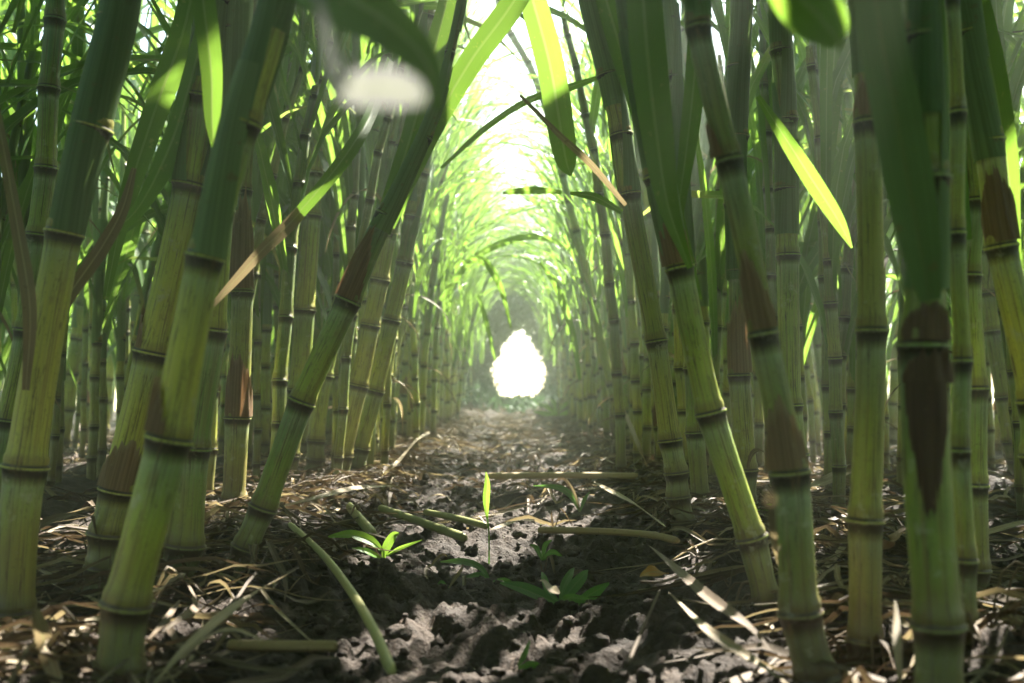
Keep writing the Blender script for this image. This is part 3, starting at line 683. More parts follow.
for k in range(4200):  # unseen blades added on the right, kept out of view, to shade the path
    yq = rg.uniform(.7, 3.4); p0 = np.array([rg.uniform(.35, 1.5), yq, rg.uniform(.45+.45*yq, 1.3+.4*yq)])
    c, nr = arc_leaf(p0, rg.uniform(0, 6.28), R(rg.uniform(10, 80)), rg.uniform(.5, 1.0), rg.uniform(.6, 2.8), rg, 14, rg.uniform(1.2, 2.2), rg.uniform(-.4, .4))
    if in_aisle(c) or blocks_sun(c) or np.any((c[:, 2] < .30+.42*c[:, 1]) & (c[:, 1] > .3)): continue
    leaf_strip(cm, c, blade_w(14, .036*rg.uniform(.6, 1.2), rg), nr, rg.random(), rg.random()*.6, fold=rg.uniform(.1, .5), ruffle=.05)
for k in range(3600):
    sd = rg.choice((-1, 1)); yy = rg.uniform(2.8, 11); zz = rg.uniform(.45, 1.3+.06*yy)
    p0 = np.array([sd*rg.uniform(.28, .45), yy, zz])
    c, nr = arc_leaf(p0, (math.pi if sd > 0 else 0)+rg.uniform(-2.2, 2.2), R(rg.uniform(60, 88)), rg.uniform(.5, .9), rg.uniform(.4, 2.6), rg, 16, rg.uniform(1.2, 2.2), rg.uniform(-.4, .4))
    if in_aisle(c) or (blocks_sun(c) and rg.random() < .6): continue
    leaf_strip(cm, c, blade_w(16, .019*rg.uniform(.6, 1.2), rg), nr, rg.random()**.6, rg.random()*.6, fold=rg.uniform(.1, .5), ruffle=.05)
for k in range(380):
    sd = rg.choice((-1, 1)); yy = rg.uniform(3.8, 9.5); p0 = np.array([sd*rg.uniform(.28, .45), yy, rg.uniform(.75, 1.55)])
    c, nr = arc_leaf(p0, (math.pi if sd > 0 else 0)+rg.uniform(-.9, .9), R(rg.uniform(35, 78)), rg.uniform(.45, .95), rg.uniform(.9, 2.3), rg, 16, rg.uniform(1.2, 2.2), rg.uniform(-.4, .4))
    z_, y_ = c[:, 2], c[:, 1]
    if np.any((np.abs(c[:, 0]) < .22) & (z_ < .42+.07*y_)): continue
    leaf_strip(cm, c, blade_w(16, .017*rg.uniform(.6, 1.2), rg), nr, rg.random()**.6, rg.random()*.6, fold=rg.uniform(.1, .5), ruffle=.05)
tag(cm.build('leaf_canopy', M_LEAF), 'roof of cane blades arching over the path from both rows, plus unseen blades added for shade', 'cane leaves', kind='stuff')

# ------------------------------------------------------------------ single blades surveyed from the photograph
def blade(owner, pts, roll=0.0, mat=None, name='leaf', label=None, tone=.5, fold=.25, n=26, blunt=False, rv=.1, s01=(0, .6)):
    P3 = spline([list(P(x, y, Y))+[w*Y/F] for (x, y, Y, w) in pts], n)
    c = P3[:, :3]; w = np.maximum(P3[:, 3], .0008); d = norm(np.gradient(c, axis=0))
    view = norm(np.array([0, 0, CAM_H])-c); side = norm(np.cross(d, view)); nr = norm(np.cross(side, d))
    nr = nr*math.cos(roll)+side*math.sin(roll)
    b = MB(); leaf_strip(b, c, w/max(.45, abs(math.cos(roll))), nr, tone, rv, fold=fold, s01=s01, across=np.array([-1, -.75, -.45, -.15, 0, .15, .45, .75, 1.0]), ruffle=.02)
    root = MAIN[owner][0] if isinstance(owner, str) else owner
    o = b.build(name, mat or M_LEAF, root)
    if label: o['label'] = label
    return o
blade('L0', [(105, 300, 1.35, 6), (125, 205, 1.35, 17), (155, 110, 1.35, 25), (185, 25, 1.35, 27), (200, -60, 1.35, 22)], roll=.3, tone=.1)
blade('L2', [(112, 232, 1.2, 10), (140, 205, 1.2, 15), (172, 140, 1.2, 24), (196, 60, 1.2, 22), (215, -30, 1.2, 15)], roll=.7, tone=.1)
blade('L6', [(210, 308, 1.12, 4), (235, 280, 1.12, 9), (262, 250, 1.12, 12), (288, 225, 1.14, 14), (300, 212, 1.15, 13)], mat=M_STRAW, roll=.4, tone=.9, label='withered straw-coloured blade end')
blade('L6', [(294, 218, 1.15, 12), (325, 182, 1.17, 14), (352, 146, 1.2, 15), (372, 110, 1.25, 12), (390, 60, 1.3, 8)], roll=.5, tone=.8)
blade('L6', [(392, 228, 1.27, 5), (432, 130, 1.3, 20), (470, 62, 1.33, 25), (508, 10, 1.36, 26), (545, -50, 1.4, 25)], roll=.2, tone=.6)
blade('L6', [(372, 245, 1.3, 14), (400, 170, 1.35, 22), (425, 85, 1.4, 24), (455, -30, 1.45, 20)], roll=.6, tone=.4)
blade('Y1', [(571, 176, 1.72, 2), (566, 160, 1.7, 22), (560, 125, 1.68, 28), (550, 65, 1.66, 29), (534, 5, 1.64, 28), (515, -60, 1.62, 22)], roll=.1, tone=.7)
blade('R2', [(690, 268, 1.0, 6), (668, 205, .98, 22), (656, 130, .97, 34), (647, 50, .96, 38), (640, -50, .95, 34)], roll=.2, tone=.2, mat=M_LEAF)
blade('R1', [(700, 300, 1.25, 5), (672, 205, 1.25, 16), (640, 110, 1.22, 24), (612, 20, 1.2, 26), (590, -60, 1.2, 22)], roll=.5, tone=.3)
blade('R2', [(676, 225, 1.1, 10), (690, 120, 1.12, 20), (700, 10, 1.12, 22), (706, -60, 1.12, 18)], roll=.4, tone=.6)
blade('R7', [(930, 300, .70, 20), (915, 220, .69, 44), (897, 120, .68, 48), (880, 30, .67, 46), (868, -60, .66, 40)], roll=.15, tone=.25, mat=M_SHEATH, name='sheath')
blade('R8', [(966, 240, 1.1, 10), (950, 120, 1.12, 24), (946, 20, 1.13, 30), (940, -60, 1.13, 26)], roll=.5, tone=.4)
blade('R5', [(758, 96, 1.25, 5), (784, 136, 1.25, 14), (815, 184, 1.25, 18), (838, 220, 1.25, 14), (852, 248, 1.25, 2)], roll=.2, tone=.9)
blade('R6', [(762, -60, .46, 20), (792, -12, .46, 48), (818, 15, .47, 54), (836, 38, .48, 26), (842, 48, .48, 4)], roll=.2, tone=1.0, s01=(0, .3))
blade('R9', [(1018, 260, 1.15, 6), (1005, 150, 1.15, 22), (985, 40, 1.15, 26), (960, -50, 1.15, 24)], roll=.3, tone=.3)
blade('R9', [(1030, 215, 1.25, 26), (990, 205, 1.3, 14), (955, 190, 1.35, 5)], roll=.8, tone=.8)
blade('L3', [(262, -60, .5, 60), (330, -14, .46, 62), (385, 20, .44, 50), (425, 60, .43, 32), (440, 110, .43, 8)], roll=.3, tone=.15)
blade('L3', [(292, -70, .33, 9), (318, 0, .30, 9), (332, 55, .26, 12), (342, 82, .24, 22), (356, 88, .235, 36), (384, 87, .235, 40), (408, 92, .235, 34), (424, 100, .235, 12)], mat=M_GLINT, roll=0, tone=1.0, rv=.0, fold=.05, n=40, label='blade end coloured whitish for a sun glint, very close to the camera')
blade('L0', [(-14, 60, 1.0, 6), (2, 140, 1.0, 10), (18, 230, 1.0, 13), (30, 310, 1.0, 14), (26, 390, 1.02, 7)], mat=M_STRAW, roll=.2, tone=.5, label='dry tan hanging blade')
blade('L1', [(44, 350, 1.15, 5), (66, 300, 1.15, 13), (100, 250, 1.15, 15), (122, 210, 1.15, 12), (134, 168, 1.15, 5)], mat=M_STRAW, roll=.3, tone=.3, label='dry grey-tan blade')
blade('L4', [(214, 152, 1.0, 3), (212, 118, 1.0, 16), (211, 70, 1.0, 22), (203, 0, 1.0, 24), (196, -60, 1.0, 20)], roll=.2, tone=.95)
blade('Y1', [(441, 168, 1.9, 3), (485, 128, 1.85, 6), (528, 100, 1.8, 7), (566, 88, 1.8, 8), (602, 76, 1.8, 4)], roll=.6, tone=.6)
blade('R1', [(520, 95, 1.5, 3), (560, 135, 1.5, 6), (592, 165, 1.5, 7), (626, 205, 1.5, 4)], mat=M_STRAW, roll=.4, tone=.7)
blade('R1', [(570, 193, 1.6, 3), (595, 197, 1.6, 9), (622, 212, 1.6, 5)], roll=.3, tone=.5)
blade('Y1', [(503, 193, 2.4, 3), (530, 190, 2.4, 8), (562, 192, 2.4, 4)], roll=.3, tone=1.0)
for pts in ([(440, 300, 4.0, 5), (474, 258, 4.0, 7), (518, 238, 4.0, 7), (552, 240, 4.0, 5), (580, 256, 4.0, 2)],
            [(462, 262, 3.6, 5), (484, 261, 3.6, 8), (501, 288, 3.6, 6), (511, 328, 3.6, 2)],
            [(540, 262, 3.8, 3), (556, 285, 3.8, 7), (572, 330, 3.8, 7), (580, 380, 3.8, 3)],
            [(478, 295, 4.4, 3), (486, 320, 4.4, 5), (495, 360, 4.4, 2)]):
    blade('L11' if pts[0][0] < 520 else 'R1', pts, roll=.3, tone=.9)

# ------------------------------------------------------------------ litter and crumbs on the soil
rg = random.Random(31); lt = MB()
def litter_strip(mb, x, y, L, w, mat, n=9, lift=.0, az=None, arch=None):
    az = rg.uniform(0, 6.28) if az is None else az
    t = np.linspace(-.5, .5, n); cu = rg.uniform(-1, 1)
    hx = az+cu*abs(cu)*t*1.3
    c = np.stack([np.cumsum(np.cos(hx))*L/n, np.cumsum(np.sin(hx))*L/n], -1); c -= c.mean(0)
    px, py = x+c[:, 0], y+c[:, 1]
    h = ground_h(px, py)
    h = np.maximum(h, np.convolve(np.pad(h, 2, 'edge'), np.ones(5)/5, 'valid'))
    ar = rg.uniform(0, .03) if arch is None else arch
    z = h+.003+lift+ar*np.cos(t*math.pi*rg.uniform(.6, 1.6)+rg.uniform(-1, 1))**2
    nr = np.tile([rg.uniform(-.8, .8), rg.uniform(-.8, .8), 1.0], (n, 1)); tw = rg.uniform(-2.2, 2.2)
    nr = nr+np.stack([np.sin(tw*t*2), np.cos(tw*t*3)*.6, 0*t], -1)
    wid = w*(np.cos(t*math.pi)**.5+.08)
    leaf_strip(mb, np.stack([px, py, z], -1), wid, norm(nr), rg.random(), rg.random()*.4, fold=rg.uniform(.05, .9), mat=mat, across=np.array([-1, 0, 1.0]))
for k in range(4600):
    if rg.random() < .72:
        sd = rg.choice((-1, 1)); x = sd*max(.26, abs(rg.gauss(.44, .13))); y = .55+rg.random()**1.6*10.5
    else:
        x = rg.gauss(0, .16); y = 1.2+rg.random()*9
        if y < 2.3 and rg.random() < .85: continue
    if y < 1.3 and rg.random() < .45: continue
    L = rg.uniform(.03, .13) if rg.random() < .6 else rg.uniform(.12, .4)
    if abs(x) < .22 and y < 1.5: L = min(L, .07)
    litter_strip(lt, x, y, L, rg.uniform(.002, .011), 0 if rg.random() < .24 else 1, lift=abs(rg.gauss(0, .008)) if abs(x) > .25 else 0)
for k in range(1250):   # straight straw heaped at the feet of the rows
    sd = rg.choice((-1, 1)); yy = .6+rg.random()**1.4*5
    litter_strip(lt, sd*rg.uniform(.28, .75), yy, rg.uniform(.12, .42), rg.uniform(.003, .009), 0 if rg.random() < .33 else 1, lift=rg.uniform(.002, .03), arch=rg.uniform(0, .012), az=rg.gauss(.4*sd, .9))
for k in range(1400):   # litter under the next rows
    sd = rg.choice((-1, 1)); litter_strip(lt, sd*rg.uniform(.6, 2.2), rg.uniform(.8, 6), rg.uniform(.08, .4), rg.uniform(.005, .016), 0 if rg.random() < .5 else 1, n=7)
tag(lt.build('leaf_litter', [M_STRAW, M_DARKSTRAW]), 'dead cane leaves and straw bits littering the soil', 'leaf litter', kind='stuff')
cr = MB(); 
oct_v = []; 
import itertools
def ico():
    t = (1+5**.5)/2
    v = np.array([(-1,t,0),(1,t,0),(-1,-t,0),(1,-t,0),(0,-1,t),(0,1,t),(0,-1,-t),(0,1,-t),(t,0,-1),(t,0,1),(-t,0,-1),(-t,0,1)], float)
    f = [(0,11,5),(0,5,1),(0,1,7),(0,7,10),(0,10,11),(1,5,9),(5,11,4),(11,10,2),(10,7,6),(7,1,8),(3,9,4),(3,4,2),(3,2,6),(3,6,8),(3,8,9),(4,9,5),(2,4,11),(6,2,10),(8,6,7),(9,8,1)]
    v = list(norm(v)); nf = []; mid = {}
    def m(a, b):
        k = (min(a, b), max(a, b))
        if k not in mid: mid[k] = len(v); q = v[a]+v[b]; v.append(q/np.linalg.norm(q))
        return mid[k]
    for a, b, c in f:
        x, y, z = m(a, b), m(b, c), m(c, a); nf += [(a, x, z), (b, y, x), (c, z, y), (x, y, z)]
    return np.array(v), np.array(nf)
iv, if_ = ico()
for k in range(5000):
    y = .6+rg.random()**1.5*3.2; x = rg.gauss(0, .3)
    r = .0013+.010*rg.random()**5
    q = iv*(1+np.array([rg.uniform(-.28, .28) for _ in iv])[:, None])*r*np.array([1, rg.uniform(.7, 1.2), rg.uniform(.55, .9)])
    a = rg.uniform(0, 6.28); q = q@np.array([[math.cos(a), -math.sin(a), 0], [math.sin(a), math.cos(a), 0], [0, 0, 1]])
    cr.add(q+[x, y, gh(x, y)+r*.25], if_)
tag(cr.build('soil_crumbs', M_SOIL, smooth=True), 'crumbs and small clods of dark soil on the path', 'soil crumbs', kind='stuff')

# ------------------------------------------------------------------ single sticks, stems and dead leaves lying on the ground
M_STICK = leaf_material('dead_stem', (.20, .13, .06), (.38, .29, .16), (.3, .2, .1), (.10, .06, .04), (.3, .24, .14), trans=.0, rough=.6, spec=.25)
M_GSTICK = leaf_material('green_stem', (.12, .14, .05), (.30, .28, .12), (.3, .3, .1), (.22, .16, .08), (.3, .28, .14), trans=.0, rough=.5, spec=.3)
def on_ground(px, py, up=.008):
    z = 0.0
    for _ in range(4):
        yy = ground_Y(py, z); q = P(px, py, yy); z = gh(q[0], q[1])+up
    return np.array([q[0], q[1], z])
def on_mean(px, py, up):
    return P(px, py, ground_Y(py, .004+up))
def stick(label, cat, name, pts, w, mat, seed=0, up=.008, joints=0):
    rg = random.Random(seed)
    q = []
    for p in pts:
        b = on_mean(p[0], p[1], (p[2] if len(p) > 2 else up)); q.append(b)
    q = np.array(q); wm = w*q[:, 1].mean()/F/2
    ax = Axis(q, [wm]*len(q)); n = 40; Q = np.linspace(0, ax.L, n); p, r = ax.at(Q)
    g_ = ground_h(p[:, 0], p[:, 1])+wm*.5; p[:, 2] = np.linspace(p[0, 2], p[-1, 2], n)*.93+p[:, 2]*.07; p[:, 2] += max(0, float((g_-p[:, 2]).max()))*.75
    k = np.ones(n); k[0] = .7; k[-1] = .7
    for j in range(joints): k[int((j+.5)/joints*n)] = 1.18
    d = norm(np.gradient(p, axis=0)); a = norm(np.cross(d, [0, 0, 1.0])); b = np.cross(d, a)
    th = np.linspace(0, 2*math.pi, 14, endpoint=False); el = 1+.1*np.sin(th*2+seed)+.05*np.sin(th*3)
    V = p[:, None]+(r*k)[:, None, None]*el[None, :, None]*(np.cos(th)[None, :, None]*a[:, None]+np.sin(th)[None, :, None]*b[:, None])
    V = np.concatenate([V.reshape(-1, 3)])
    uv = np.stack(np.broadcast_arrays(np.abs((th/math.pi) % 2-1)[None]*.4+.56, Q[:, None]*2), -1).reshape(-1, 2)
    A = np.zeros((n*14, 4)); A[:, 0] = rg.random(); A[:, 2] = rg.random()*.4
    mb = MB(); f = grid_faces(n, 14, True)
    c0, c1 = n*14, n*14+1
    V = np.vstack([V, p[0], p[-1]]); uv = np.vstack([uv, [.6, 0], [.6, 1]]); A = np.vstack([A, A[:1], A[:1]])
    caps = [(c0, (i+1) % 14, i, i) for i in range(0)]
    e = []
    for i in range(0, 14, 2):
        e.append((c0, (i+2) % 14, i+1, i)); e.append((c1, (n-1)*14+i, (n-1)*14+i+1, (n-1)*14+(i+2) % 14))
    mb.add(V, np.vstack([f, np.array(e)]), uv, A)
    return tag(mb.build(name, mat, origin=q[0]), label, cat)
def dead_leaf(label, pts, w, mat=None, seed=0, tone=.8, fold=.3, cat='dead leaf', name='dead_leaf', tilt=(0, -.5)):
    q = np.array([on_mean(p[0], p[1], p[2] if len(p) > 2 else .006) for p in pts])
    n = 30; c = spline(q, n); g_ = ground_h(c[:, 0], c[:, 1])+.003; df = np.maximum(0, g_-c[:, 2]); c[:, 2] += np.convolve(np.pad(df, 6, 'edge'), np.ones(13)/13, 'valid')*.6+df.max()*.35
    t = np.linspace(0, 1, n); wid = w*c[:, 1]/F*np.clip(np.sin(t*math.pi)**.45, .12, 1)
    nr = np.tile([tilt[0], tilt[1], 1.0], (n, 1)); nr[:, 0] += .5*np.sin(t*7+seed); nr[:, 1] += .3*np.sin(t*4+seed*2)
    mb = MB(); leaf_strip(mb, c, wid, norm(nr), tone, .1, fold=fold, s01=(0, .3))
    return tag(mb.build(name, mat or M_STRAW, origin=q[0]), label, cat)
stick('short pale cut stem lying level in the shade at the bottom left', 'fallen stick', 'fallen_stick', [(228, 645, .010), (280, 646, .010), (337, 646, .010)], 11, M_STICK, 1, joints=2)
stick('curved green-tan stem running down to the bottom edge, left of centre', 'fallen stick', 'fallen_stick', [(290, 524, .03), (322, 556, .02), (348, 592, .012), (372, 630, .01), (392, 672, .01)], 8, M_GSTICK, 2)
stick('upper of two green stems side by side pointing right from the pale clump', 'fallen stick', 'fallen_stick', [(425, 512), (455, 518), (486, 526)], 7, M_GSTICK, 3)
stick('lower, longer green stem pointing right from the pale clump', 'fallen stick', 'fallen_stick', [(380, 508), (420, 522), (465, 538)], 8, M_GSTICK, 4, joints=2)
stick('stubby green stem lying left of the two side-by-side green stems', 'fallen stick', 'fallen_stick', [(349, 506), (360, 519), (373, 534)], 9, M_GSTICK, 5)
stick('straight orange-tan stem lying across the path, farthest of the crosswise stems', 'fallen stick', 'fallen_stick', [(488, 476, .012), (560, 475, .014), (638, 476, .014)], 6, M_STICK, 6)
stick('grey-tan stem lying across the path to the foot of the right row', 'fallen stick', 'fallen_stick', [(538, 530, .012), (600, 529, .016), (650, 530, .02), (678, 541, .012)], 7, M_STICK, 7, joints=2)
stick('thin dark twig slanting through the right hand litter', 'twig', 'twig', [(660, 590, .01), (640, 635, .01), (628, 664, .01)], 3, M_DARKSTRAW, 8)
stick('dark twig crossing below the weed leaves', 'twig', 'twig', [(640, 582, .015), (665, 578, .02), (700, 566, .02)], 3, M_DARKSTRAW, 9)
dead_leaf('long straw blade from the right row slanting to the bottom edge', [(668, 592, .03), (705, 628, .03), (745, 655, .02), (795, 690, .02)], 11, seed=1)
dead_leaf('dark folded dead blade just above the long slanting straw blade', [(648, 545, .03), (700, 590, .035), (745, 625, .03), (770, 650, .02)], 13, M_DARKSTRAW, 2, tone=.9)
dead_leaf('thin dead blade reaching from the path to the cut-off right stalk', [(594, 482, .02), (630, 502, .03), (666, 527, .03)], 6, seed=3)
dead_leaf('dead blade stretched across the left litter towards the green stems', [(262, 512, .03), (310, 500, .05), (360, 488, .05), (420, 486, .03)], 7, seed=4)
dead_leaf('pale split blade fanning over litter at bottom left', [(150, 690, .02), (195, 640, .03), (245, 600, .035), (296, 570, .03)], 11, seed=5)
dead_leaf('second pale blade crossing the split blade at bottom left', [(180, 660, .02), (205, 640, .03), (232, 630, .03), (262, 640, .02)], 9, seed=15)
dead_leaf('whitish upright curled blade at the bottom left edge', [(36, 608, .10), (42, 635, .05), (52, 665, .02), (64, 700, .01)], 17, seed=6, tilt=(.1, -1.5))
dead_leaf('pale blade lying at the foot of the edge stalk', [(-10, 655, .02), (30, 645, .02), (76, 636, .02)], 7, seed=7)
dead_leaf('dark blade crossing under the thickest stalk', [(90, 690, .02), (150, 640, .02), (180, 600, .02)], 8, M_DARKSTRAW, 8)
dead_leaf('pale thin blade standing among the right row feet', [(768, 480, .22), (772, 520, .16), (776, 560, .08), (790, 600, .02)], 8, seed=9, tilt=(.1, -1.5))
dead_leaf('straw bundle blade lying behind the vertical stalk', [(795, 492, .03), (820, 484, .03), (852, 472, .04)], 9, seed=10)
dead_leaf('second straw blade fanned above the straw bundle', [(800, 484, .03), (826, 478, .05), (850, 464, .06)], 6, seed=11)
dead_leaf('brown curled blade between the vertical and blurred stalks', [(880, 552, .03), (892, 540, .05), (906, 528, .06)], 13, M_BROWN, 12, tone=.5)
dead_leaf('grey blade standing between the vertical and blurred stalks', [(895, 600, .06), (897, 640, .04), (900, 690, .02)], 9, M_STRAW, 13, tilt=(.1, -1.4))
dead_leaf('dead blade bent over the soil at the right edge', [(940, 545, .03), (980, 535, .04), (1030, 520, .05)], 8, seed=14)
dead_leaf('lower dead blade at the right edge', [(930, 665, .02), (950, 620, .06), (956, 690, .02)], 8, seed=16)
dead_leaf('reddish and yellow small leaf on the path beside the right row', [(640, 576, .012), (652, 572, .018), (668, 574, .012)], 14, M_AUTUMN, 17, tone=.5)
dead_leaf('small white leaf lying on the broad-leaved weed', [(541, 580, .012), (549, 587, .014), (559, 594, .012)], 11, M_STRAW, 18, tone=1)
dead_leaf('pale shred lying above the grey-tan stem', [(490, 530, .02), (515, 522, .02), (535, 520, .02)], 6, seed=19)
dead_leaf('pale blade arching beside the sunlit clods of the left row', [(380, 478, .02), (400, 460, .06), (418, 440, .05), (430, 432, .03)], 6, seed=20)
dead_leaf('pale dead blade leaning on the young thin cane', [(648, 470, .02), (632, 430, .12), (612, 385, .25)], 5, seed=21, tilt=(.2, -1.5))

# ------------------------------------------------------------------ seedlings and weeds
def seedling(name, label, cat, base, leaves, mat=None, stem=None, up=0.0):
    """leaves: list of photo polylines (x, y, width) at the base's distance (plus dy)"""
    b = on_ground(base[0], base[1], 0.0); Yb = b[1]
    root = empty(name, b, label, cat)
    if stem:
        pts = [P(x, y, Yb) for x, y in stem]; pts[0] = b-[0, 0, .01]
        ax = Axis(pts, [.0012]*len(pts)); mb = MB(); Q = np.linspace(0, ax.L, 14); p, r = ax.at(Q); d, a, bb = ax.frame(Q); th = np.linspace(0, 6.283, 8, endpoint=False)
        V = p[:, None]+.0012*(np.cos(th)[None, :, None]*a[:, None]+np.sin(th)[None, :, None]*bb[:, None])
        A = np.zeros((14*8, 4)); A[:, 0] = .8
        mb.add(V.reshape(-1, 3), grid_faces(14, 8, True), attr=A, uv=np.tile([.7, .3], (112, 1))); mb.build('stem', mat or M_SHOOT, root)
    for i, lf in enumerate(leaves):
        pts, roll, dy = lf[0], lf[1], lf[2]; m_ = lf[3] if len(lf) > 3 else None
        k = len(pts)
        blade(root, [(x, y, Yb+dy*j/(k-1), w) for j, (x, y, w) in enumerate(pts)], roll=roll, mat=m_ or mat or M_SHOOT, tone=.3+.15*i, n=16, fold=.3, s01=(0, .25))
    return root
seedling('cane_shoot', 'bright green cane shoot with one leaf flat to the left, left of the path centre', 'seedling', (383, 566), [
    ([(384, 552, 2), (370, 541, 9), (350, 535, 9), (328, 537, 2)], .6, -.02), ([(383, 560, 2), (386, 548, 9), (393, 536, 8), (399, 533, 1)], .1, .02), ([(386, 556, 2), (400, 548, 4), (422, 540, 1)], .3, .03), ([(383, 560, 2), (368, 552, 6), (352, 548, 1)], .6, -.05)], stem=[(383, 566), (384, 552)])
seedling('cane_shoot', 'single upright spear-shaped green shoot in the middle of the path', 'seedling', (489, 556), [([(487, 518, 2), (486, 500, 7), (487, 484, 6), (486, 472, 1)], .2, 0)], stem=[(489, 556), (489, 535), (487, 516)])
seedling('cane_shoot', 'dark arching cane shoot beside the crosswise stems right of the path centre', 'seedling', (580, 515), [
    ([(580, 512, 2), (572, 497, 7), (558, 488, 6), (533, 486, 1)], .5, .02), ([(580, 512, 1), (574, 493, 3), (565, 477, 1)], .2, .0, M_STRAW), ([(580, 512, 1), (584, 500, 4), (590, 492, 1)], .3, .03)], mat=M_WEED)
seedling('weed', 'broad-leaved weed with several leaves spread over the near path', 'weed', (560, 606), [
    ([(558, 604, 3), (540, 596, 12), (520, 588, 11), (500, 583, 2)], .6, .02), ([(562, 604, 3), (578, 602, 11), (594, 592, 12), (609, 583, 2)], .5, .03), ([(562, 602, 3), (572, 588, 12), (582, 577, 10), (588, 570, 1)], .3, .05),
    ([(560, 602, 3), (564, 586, 9), (570, 574, 7), (574, 568, 1)], .2, .06), ([(560, 606, 3), (568, 598, 10), (585, 600, 9), (600, 606, 1)], .7, -.03), ([(559, 602, 2), (548, 590, 7), (544, 578, 6), (542, 572, 1)], .3, .04)], mat=M_WEED, stem=[(560, 610), (560, 598)])
seedling('weed', 'low dark weed spreading left of the broad-leaved weed', 'weed', (492, 584), [
    ([(490, 582, 2), (480, 568, 6), (462, 562, 7), (440, 562, 1)], .6, .02), ([(492, 582, 2), (505, 580, 6), (520, 588, 1)], .6, 0), ([(490, 580, 2), (478, 575, 5), (458, 580, 1)], .6, 0)], mat=M_WEED)
seedling('weed', 'tiny white-tipped sprout on the near path', 'weed', (449, 592), [([(449, 588, 1), (455, 578, 4), (461, 570, 3), (463, 564, 1)], .2, 0, M_STRAW), ([(449, 588, 1), (442, 582, 3), (438, 584, 1)], .3, 0)], mat=M_WEED)
seedling('weed', 'small two-leaved weed near the bottom edge centre', 'weed', (518, 672), [([(518, 666, 2), (524, 655, 6), (530, 640, 1)], .3, 0), ([(518, 668, 2), (532, 664, 8), (545, 668, 1)], .6, 0)], mat=M_WEED)
seedling('weed', 'weed hiding behind the broad-leaved weed', 'weed', (542, 562), [([(542, 560, 2), (536, 548, 5), (530, 545, 1)], .3, 0), ([(542, 560, 2), (552, 552, 7), (562, 556, 1)], .5, 0), ([(542, 560, 2), (545, 545, 5), (552, 540, 1)], .2, 0)], mat=M_WEED)
seedling('weed', 'light green weed cluster in front of the bright tunnel mouth', 'weed', (556, 418), [
    ([(556, 416, 1), (548, 408, 5), (538, 404, 1)], .4, 0), ([(556, 416, 1), (562, 406, 5), (572, 402, 1)], .4, .1), ([(556, 416, 1), (554, 404, 5), (550, 398, 1)], .2, .1), ([(556, 416, 1), (568, 412, 5), (578, 410, 1)], .5, 0), ([(556, 416, 1), (545, 414, 5), (534, 412, 1)], .5, 0)])
seedling('weed', 'green weed tuft under the straw between right row feet', 'weed', (762, 520), [([(762, 518, 2), (766, 508, 7), (774, 504, 1)], .3, 0), ([(762, 518, 2), (757, 508, 5), (752, 506, 1)], .3, 0)])

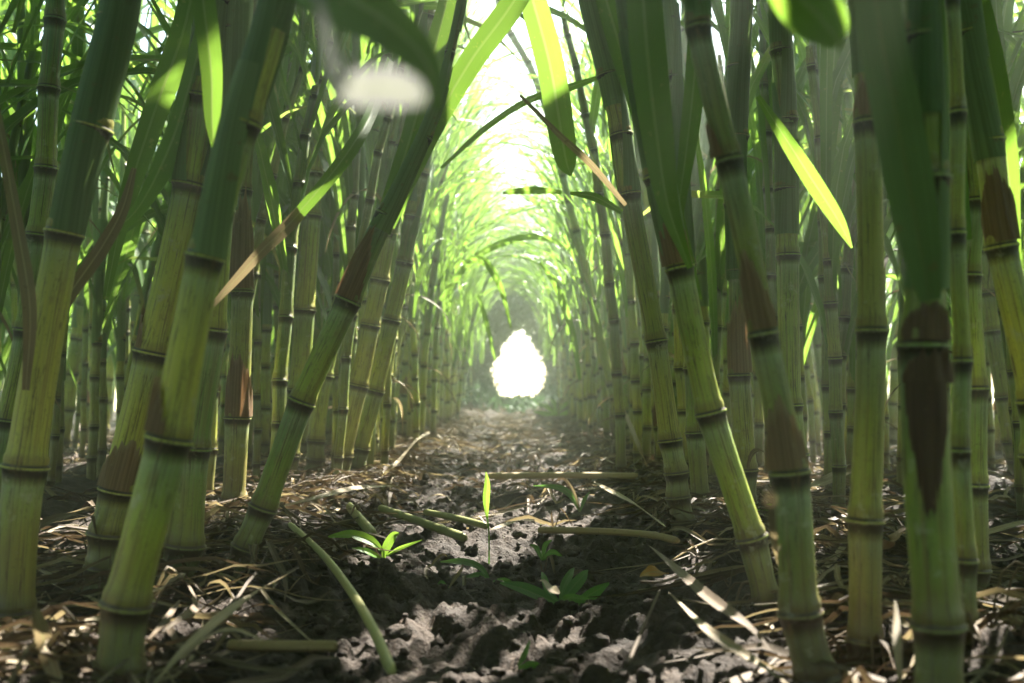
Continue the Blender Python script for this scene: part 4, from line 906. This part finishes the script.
# ------------------------------------------------------------------ trees closing the far end, with a gap onto the bright field
rg = random.Random(91)
def far_tree(label, x_lo, x_hi, trunk_x, ylo, yhi, top, ncl, seed):
    rs = np.random.RandomState(seed)
    root = empty('bushy_tree', (trunk_x, (ylo+yhi)/2, gh(trunk_x, (ylo+yhi)/2)), label, 'tree')
    yt = (ylo+yhi)/2; z0 = gh(trunk_x, yt)
    ax = Axis([np.array([trunk_x, yt, z0-.1]), np.array([trunk_x+.05, yt, z0+.8]), np.array([trunk_x-.06, yt, z0+1.9]), np.array([trunk_x, yt, z0+3.0])], [.10, .08, .06, .02])
    mb = MB(); Q = np.linspace(0, ax.L, 26); p, r = ax.at(Q); d, a, b = ax.frame(Q); th = np.linspace(0, 6.283, 12, endpoint=False)
    V = p[:, None]+r[:, None, None]*(1+.12*np.sin(th*3))[None, :, None]*(np.cos(th)[None, :, None]*a[:, None]+np.sin(th)[None, :, None]*b[:, None])
    mb.add(V.reshape(-1, 3), grid_faces(26, 12, True))
    for k in range(9):
        q0 = ax.at(np.array([ax.L*rg.uniform(.2, .85)]))[0][0]; t_ = np.array([rg.uniform(x_lo, x_hi), rg.uniform(ylo, yhi), q0[2]+rg.uniform(.2, 1.0)])
        if (t_[0]-.09)**2/.2+(t_[2]-.55)**2/.3 < 1: continue
        lx = Axis([q0, (q0+t_)/2+[0, 0, .1], t_], [.03, .02, .008]); Q2 = np.linspace(0, lx.L, 10); p, r = lx.at(Q2); d, a, b = lx.frame(Q2)
        V = p[:, None]+r[:, None, None]*(np.cos(th)[None, :, None]*a[:, None]+np.sin(th)[None, :, None]*b[:, None]); mb.add(V.reshape(-1, 3), grid_faces(10, 12, True))
    mb.build('trunk', M_BARK, root)
    # leaf clumps
    cx = rs.uniform(x_lo, x_hi, ncl); cz = rs.uniform(0, 1, ncl)**1.0*top; cy = rs.uniform(ylo, yhi, ncl)
    keep = rs.rand(ncl) < np.clip(1.15-cz/top*.55, 0, 1)
    cx, cy, cz = cx[keep], cy[keep], cz[keep]
    per = 85; N = len(cx)*per
    c = np.repeat(np.stack([cx, cy, cz], -1), per, 0)+rs.normal(0, 1, (N, 3))*[.10, .12, .09]
    th_ = np.arctan2(c[:, 2]-.50, c[:, 0]-.09); rad = np.hypot((c[:, 0]-.09)/np.where(c[:, 2] > .5, .35-.20*np.clip((c[:, 2]-.5)/.5, 0, 1), .36), (c[:, 2]-.50)/np.where(c[:, 2] > .5, .50, .48))
    ok = (rad > 1.0+.05*np.sin(th_*7+c[:, 1]*3)) & (c[:, 2] > .02) & (c[:, 0] > x_lo-.15) & (c[:, 0] < x_hi+.15)
    c = c[ok]; N = len(c)
    d = norm(rs.normal(0, 1, (N, 3))+[0, 0, -.3]); nn = norm(np.cross(d, norm(rs.normal(0, 1, (N, 3))))); sd = np.cross(d, nn)
    L = rs.uniform(.022, .055, N)[:, None]; w = L*.42
    V = np.stack([c, c+d*L*.5+sd*w, c+d*L, c+d*L*.5-sd*w], 1).reshape(-1, 3)
    A = np.zeros((N, 4, 4)); A[..., 0] = rs.rand(N)[:, None]; A[..., 2] = rs.rand(N)[:, None]*.3
    fm = MB(); fm.add(V, np.arange(N*4).reshape(-1, 4), np.tile([[.5, 0], [1, .5], [.5, 1], [0, .5]], (N, 1)), A.reshape(-1, 4))
    fm.build('crown', M_TREELEAF, root, smooth=False)
far_tree('dark bushy tree forming the left edge of the bright opening at the tunnel end', -1.5, .10, -.55, 11.6, 13.0, 2.3, 1000, 1)
far_tree('dark bushy tree forming the right edge of the bright opening at the tunnel end', .10, 1.7, .68, 11.5, 13.0, 2.2, 1000, 2)

rs = np.random.RandomState(12); N = 5200
c = np.stack([rs.normal(0, .8, N), rs.uniform(9.3, 11.9, N), rs.rand(N)**2*.20], -1); c[:, 2] += ground_h(c[:, 0], c[:, 1])
c = c[~((np.abs(c[:, 0]-.09) < .33) & (c[:, 2] > .13))]; N = len(c)
c[:, :2] += .12*np.sin(c[:, 1::-1]*9)
d = norm(rs.normal(0, 1, (N, 3))*[1, 1, .5]+[0, 0, .5]); nn = norm(np.cross(d, norm(rs.normal(0, 1, (N, 3))))); sd = np.cross(d, nn)
L = rs.uniform(.03, .09, N)[:, None]; w = L*.28
V = np.stack([c, c+d*L*.5+sd*w, c+d*L, c+d*L*.5-sd*w], 1).reshape(-1, 3)
A = np.zeros((N, 4, 4)); A[..., 0] = rs.rand(N)[:, None]; A[..., 2] = rs.rand(N)[:, None]*.3
um = MB(); um.add(V, np.arange(N*4).reshape(-1, 4), np.tile([[.5, 0], [1, .5], [.5, 1], [0, .5]], (N, 1)), A.reshape(-1, 4))
tag(um.build('undergrowth', M_TREELEAF, smooth=False), 'low dark green undergrowth at the far end of the path', 'undergrowth', kind='stuff')

# ------------------------------------------------------------------ added haze volume, stands in for veiling glare
hz = bpy.data.meshes.new('haze')
x0, x1, y0, y1, z0_, z1_ = -6.0, 6.0, -2.5, 14.5, -1.6, 4.2
hv = [(x, y, z) for z in (z0_, z1_) for y in (y0, y1) for x in (x0, x1)]
hz.from_pydata(hv, [], [(0, 2, 3, 1), (4, 5, 7, 6), (0, 1, 5, 4), (2, 6, 7, 3), (0, 4, 6, 2), (1, 3, 7, 5)])
ho = bpy.data.objects.new('haze', hz); C.objects.link(ho); tag(ho, 'thin pale haze volume added for the veiling glare between the cane rows', 'haze', kind='stuff')
mh = bpy.data.materials.new('glare_haze'); mh.use_nodes = True; n = mh.node_tree.nodes; n.clear()
pv = n.new('ShaderNodeVolumePrincipled'); pv.inputs['Density'].default_value = HAZE_D; pv.inputs['Anisotropy'].default_value = .78; pv.inputs['Color'].default_value = (.92, 1.0, .88, 1)
om = n.new('ShaderNodeOutputMaterial'); mh.node_tree.links.new(pv.outputs[0], om.inputs['Volume']); hz.materials.append(mh)
